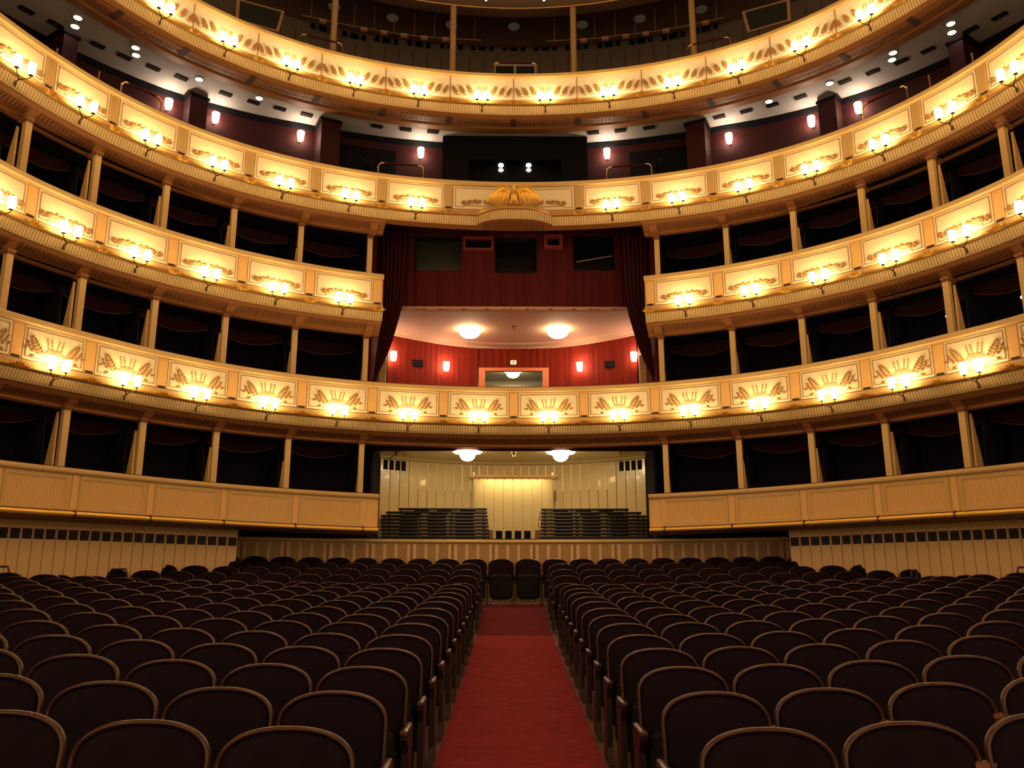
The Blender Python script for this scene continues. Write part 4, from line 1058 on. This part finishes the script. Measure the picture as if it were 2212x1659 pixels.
    # dim lit discs recessed in the sloping ceiling
for i, (u, v) in enumerate(((722, 14), (848, 38), (975, 53), (1110, 57), (1258, 53), (1382, 40), (1515, 20))):
    q = atR(u, v, 14.6); th = math.atan2(q.x, q.y - 9); f = Vector((-sin(th), -cos(th), 0)); r_ = Vector((cos(th), -sin(th), 0))
    root = thing('ceiling_dish', 'dim round ceiling light of the top gallery, ' + ['third left of', 'second left of', 'first left of', 'exactly above', 'first right of', 'second right of', 'third right of'][i] + ' the middle', 'ceiling lamp', tuple(q), 'gallery ceiling dishes', 'thing')
    mb = MB(); rows = []
    for d, rr in ((0, .19), (.04, .17), (.07, .10), (.08, .0)): rows.append([q + (r_ * cos(2*PI*j/20) + (f * .8 + Vector((0, 0, .15))) * sin(2*PI*j/20)) * rr + Vector((0, 0, -d)) for j in range(20)])
    mb.grid(rows, close=True); mb.build('dish_glass', M['dish'], root, True)
# hall ceiling with ring molding and downlights
mb = MB(); rows = []
for th in lin(-PI, PI, 73):
    rows.append([Vector((r * sin(th), 9 + r * cos(th), z)) for r, z in ((11.6, 15.45 + E), (10.95, 15.27 + E), (9.0, 15.42 + E), (6.5, 15.7 + E), (0.01, 16.2 + E))])
mb.grid(rows); struct('ceiling', mb, M['ceil'])
mb = MB(); mb.tube([Vector((10.96 * sin(th), 9 + 10.96 * cos(th), 15.262 + E)) for th in lin(-1.5, 1.5, 80)], .022, 6); struct('trim_4', mb, M['gilt'])
for i, u in enumerate((1050, 1175)):
    p = atZ(u, -2, 15.34 + E)
    root = thing('downlight', f'white downlight in the hall ceiling, {"left" if i == 0 else "right"} of two above the gallery middle', 'downlight', tuple(p), 'hall ceiling downlights', 'thing')
    mb = MB(); mb.lathe(p, [(.10, .03), (.10, -.02), (.08, -.03)], 16); mb.build('ring', M['white'], root, True)
    mb = MB(); mb.lathe(p, [(.08, -.025), (.07, -.045), (0, -.055)], 16); mb.build('lens', M['down'], root, True)
# great crystal ring of the ceiling, above the frame
root = thing('crystal_ring_chandelier', 'large glowing crystal ring set in the hall ceiling', 'chandelier', (0, 8.5, 15.2 + E), kind='thing')
mb = MB(); rows = []
for a in lin(0, 2 * PI, 49)[:-1]: rows.append([Vector(((2.6 + .22 * cos(b)) * cos(a), 8.5 + (2.6 + .22 * cos(b)) * sin(a), 15.15 + E + .18 * sin(b))) for b in lin(0, 2 * PI, 9)[:-1]])
mb.grid(rows, close=True, ring=True); mb.build('crystal_ring', M['chand'], root, True)
mb = MB()
for k in range(8): a = k * PI / 4; mb.tube([Vector((2.6 * cos(a), 8.5 + 2.6 * sin(a), 15.3 + E)), Vector((2.6 * cos(a), 8.5 + 2.6 * sin(a), 16.05 + E))], .03, 6)
mb.build('hangers', M['brass'], root)

# small emissive white beads inside two right-hand boxes
for i, (u, v) in enumerate(((2047, 683), (2209, 642))):
    q = atR(u, v, 11.3); mb = MB(); mb.lathe(q, [(0, -.035), (.035, -.015), (.04, .01), (.02, .03), (0, .035)], 12)
    tag(mb.build('box_lamp', M['down'], None, True), ['small white lamp in a dark first-tier box left of a column on the right', 'small white lamp in the dark first-tier box at the right picture edge'][i], 'lamp', kind='thing')
# brass rails at the side doors
for lb, pts in (('brass handrail at the side door, left of the raised seat rows', ((237, 1246), (238, 1230), (276, 1229), (277, 1244))), ('brass handrail at the side door at the left edge', ((-20, 1246), (-20, 1224), (21, 1224), (23, 1243))), ('brass handrail at the side door, right of the raised seat rows', ((1968, 1246), (1968, 1233), (1979, 1232), (1983, 1242))), ('brass handrail at the side door at the right edge', ((2194, 1246), (2196, 1226), (2230, 1225), (2232, 1244)))):
    Q = [atY(u, v, 15.1 if abs(u - 1106) < 900 else 14.2) for u, v in pts]
    Q[0].z = floor_z(Q[0].x, Q[0].y); Q[3].z = floor_z(Q[3].x, Q[3].y); Q[3].x = Q[2].x; Q[0].x = Q[1].x
    root = thing('door_handrail', lb, 'handrail', tuple(Q[0]), 'door handrails', 'thing')
    mb = MB(); mb.tube([Q[0], Q[1].lerp(Q[0], .08), Q[1].lerp(Q[2], .1), Q[2].lerp(Q[1], .1), Q[2].lerp(Q[3], .08), Q[3]], .018, 8); mb.build('rail_tube', M['bronze'], root, True)

# black shell added behind boxes and galleries to stop world light leaking in
mb = MB(); rows = []
for th in lin(-1.75, 1.75, 61): rows.append([Vector((R * sin(th), 9 + R * cos(th), z)) for R, z in ((17.6, -.5), (17.6, 21.5), (14.0, 21.8))])
mb.grid(rows); struct('wall_outer', mb, M['black'])

# ------------------------------------------------------------------ seats
def arch(n=30, a=.287, b=.155, zc=.815, bot=.42, e=2.35):
    pts = [(-a * .985, bot)]
    for i in range(n + 1):
        t = PI - PI * i / n; c, s = cos(t), sin(t)
        pts.append((a * math.copysign(abs(c) ** (2 / e), c), zc + b * abs(s) ** (2 / e)))
    pts.append((a * .985, bot)); return pts
def yrec(z): return .20 * (z - .45)
def make_seat():
    root = thing('theatre_seat', '', 'seat', (0, 0, 0), 'theatre seats', 'thing')
    out = arch()
    mb = MB(); mb.tube([Vector((x, yrec(z), z)) for x, z in out], .0118, 8, sq=1.9, up=Vector((0, 1, 0)))
    fr = mb.build('back_frame', M['wood'], root, True)
    mb = MB(); zc = .66; rings = []
    for f, bul in ((.975, .012), (.93, -.014), (.75, -.038), (.45, -.05), (0.02, -.054)):
        rings.append([Vector((x * f, yrec(zc + (z - zc) * f) + bul, zc + (z - zc) * f)) for x, z in out])
    mb.grid(rings, close=True); mb.poly(rings[-1])
    bk = [Vector((x * .975, yrec(z) + .02, zc + (z - zc) * .975)) for x, z in out]; mb.poly(bk[::-1])
    mb.build('backrest', M['seatcloth'], root, True)
    mb = MB(); rows = []                             # tipped-up seat, underside outwards
    for y, w, z0, z1 in ((-.03, .24, .12, .60), (-.045, .265, .09, .635), (-.085, .27, .085, .64), (-.12, .26, .10, .62), (-.13, .22, .14, .58)):
        row = []
        for i in range(16):
            t = 2 * PI * (i + .5) / 16; c, s = cos(t), sin(t)
            row.append(Vector((w * math.copysign(abs(c) ** .4, c), y - .05 + .10 * ((z0 + z1) / 2 + (z1 - z0) / 2 * math.copysign(abs(s) ** .4, s) - .4), (z0 + z1) / 2 + (z1 - z0) / 2 * math.copysign(abs(s) ** .4, s))))
        rows.append(row)
    mb.grid(rows, close=True); mb.poly(rows[0]); mb.poly(rows[-1][::-1]); mb.build('tip_up_seat', M['underseat'], root, True)
    mb = MB(); mb.box((-SP / 2, .075, .765), .075, .022, .05); mb.box((-SP / 2, .06, .775), .10, .012, .018); mb.build('back_bracket', M['railred'], root)
    return root
def side_parts(x):
    mb = MB(); n = 7; rows = []
    prof = [(-.19, .0), (-.16, .06), (-.12, .12), (-.13, .5), (-.20, .585), (-.20, .61), (.10, .61), (.06, .30), (.10, .06), (.13, 0)]
    A = [Vector((x - .022, y, z)) for y, z in prof]; B_ = [Vector((x + .022, y, z)) for y, z in prof]
    mb.poly(A); mb.poly(B_[::-1])
    for i in range(len(prof)): j = (i + 1) % len(prof); mb.poly([A[i], A[j], B_[j], B_[i]])
    sp = mb.build('side_panel', M['darkwood'], None, mesh_only=True)
    mb = MB(); rows = []
    for y, w, h in ((-.245, .012, .010), (-.235, .024, .018), (-.20, .030, .020), (.0, .027, .018), (.10, .022, .016), (.115, .012, .01)):
        rows.append([Vector((x + w * cos(2*PI*j/8), y, .626 + h * sin(2*PI*j/8))) for j in range(8)])
    mb.grid(rows, close=True); mb.poly(rows[0]); mb.poly(rows[-1])
    ar = mb.build('armrest', M['wood'], None, mesh_only=True)
    ar.polygons.foreach_set('use_smooth', [True] * len(ar.polygons))
    return sp, ar
SP = .615
seat0 = make_seat()
ME_L = side_parts(-SP / 2); ME_R = side_parts(SP / 2)
seat_used = [False]
def place_seat(x, y, z, label, left, right, end=False):
    rz = 0.0
    if not seat_used[0]: seat_used[0] = True; r = seat0; r.location = (x, y, z); r['label'] = label
    else: r = dup(seat0_base, (x, y, z), rz, label=label)
    if end:
        for c in [q for q in r.children if q.name.startswith('back_bracket')]: bpy.data.objects.remove(c)
    for ok, me2 in ((left, ME_L), (right, ME_R)):
        if ok:
            for me, nm in zip(me2, ('side_panel', 'armrest')):
                o = bpy.data.objects.new(nm, me); C.objects.link(o); o.parent = r
    return r
class _Base: pass
seat0_base = seat0.copy(); C.objects.link(seat0_base)
for ch in list(seat0.children):
    c = ch.copy(); C.objects.link(c); c.parent = seat0_base
TOP = [-.635, -.617, -.583, -.547, -.511, -.470, -.436, -.401, -.359, -.324, -.287, -.247, -.20, -.20, -.065, .055, .175, .293]
DEP = [3.58, 4.50, 5.36, 6.22, 7.07, 7.93, 8.78, 9.63, 10.49, 11.34, 12.2, 13.05, 13.87, 15.78, 16.53, 17.31, 18.09, 18.87]
NS = [4, 4, 5, 6, 7, 7, 8, 9, 10, 11, 12, 13, 14, 13, 12, 12, 11, 12]
XC = -.01
NUM = ['one', 'two', 'three', 'four', 'five', 'six', 'seven', 'eight', 'nine', 'ten', 'eleven', 'twelve', 'thirteen', 'fourteen']
for i in range(18):
    d = (DEP[i] - TOP[i] * sin(PITCH)) / cos(PITCH); zc = TOP[i] * d / DEP[i] + E - .972
    for s in (-1, 1):
        side = 'left' if s < 0 else 'right'
        cx = (1110 - 1106) * 0 + {0: -.12, 1: -.11, 2: -.10, 3: -.09, 4: -.085}.get(i, -.085 + .008 * (i - 4))
        for k in range(NS[i]):
            x = cx + s * (1.033 + SP * k) if i < 17 else cx + s * (SP / 2 + SP * k)
            y = d - .10 - (.008 * x * x if i > 12 else .003 * x * x)
            dz = floor_z(x, d) - floor_z(0, d)
            if i < 17: lb = f'dark padded seat with wooden rim, {side} block, {ORD[i]} row, seat {NUM[k]} from the aisle'
            else: lb = f'dark padded seat with wooden rim in the last row, number {NUM[k]} {side} of the middle'
            left = True if s > 0 else True
            place_seat(x, y, zc + dz, lb, (s < 0 or k == 0) if i < 17 else (s < 0 or k == 0), (s > 0 or k == 0) if not (i == 17 and s < 0 and k == 0) else False, (s > 0 and k == 0 and i < 17) or (s < 0 and k == NS[i] - 1))
for ch in list(seat0_base.children): bpy.data.objects.remove(ch)
bpy.data.objects.remove(seat0_base)

# ------------------------------------------------------------------ light
w = bpy.data.worlds.new('world'); bpy.context.scene.world = w; w.use_nodes = True
w.node_tree.nodes['Background'].inputs[0].default_value = (1.0, .60, .29, 1); w.node_tree.nodes['Background'].inputs[1].default_value = 1.0  # warm fill added through the open stage side, no lamp there
sc = bpy.context.scene
vs = sc.view_settings; vs.view_transform = 'Standard'; vs.look = 'None'; vs.gamma = 1.0; vs.exposure = 0.0; vs.use_curve_mapping = False
sc.cycles.use_denoising = True
sc.cycles.max_bounces = 6; sc.cycles.diffuse_bounces = 4; sc.cycles.glossy_bounces = 3
sc.cycles.sample_clamp_indirect = 4.0
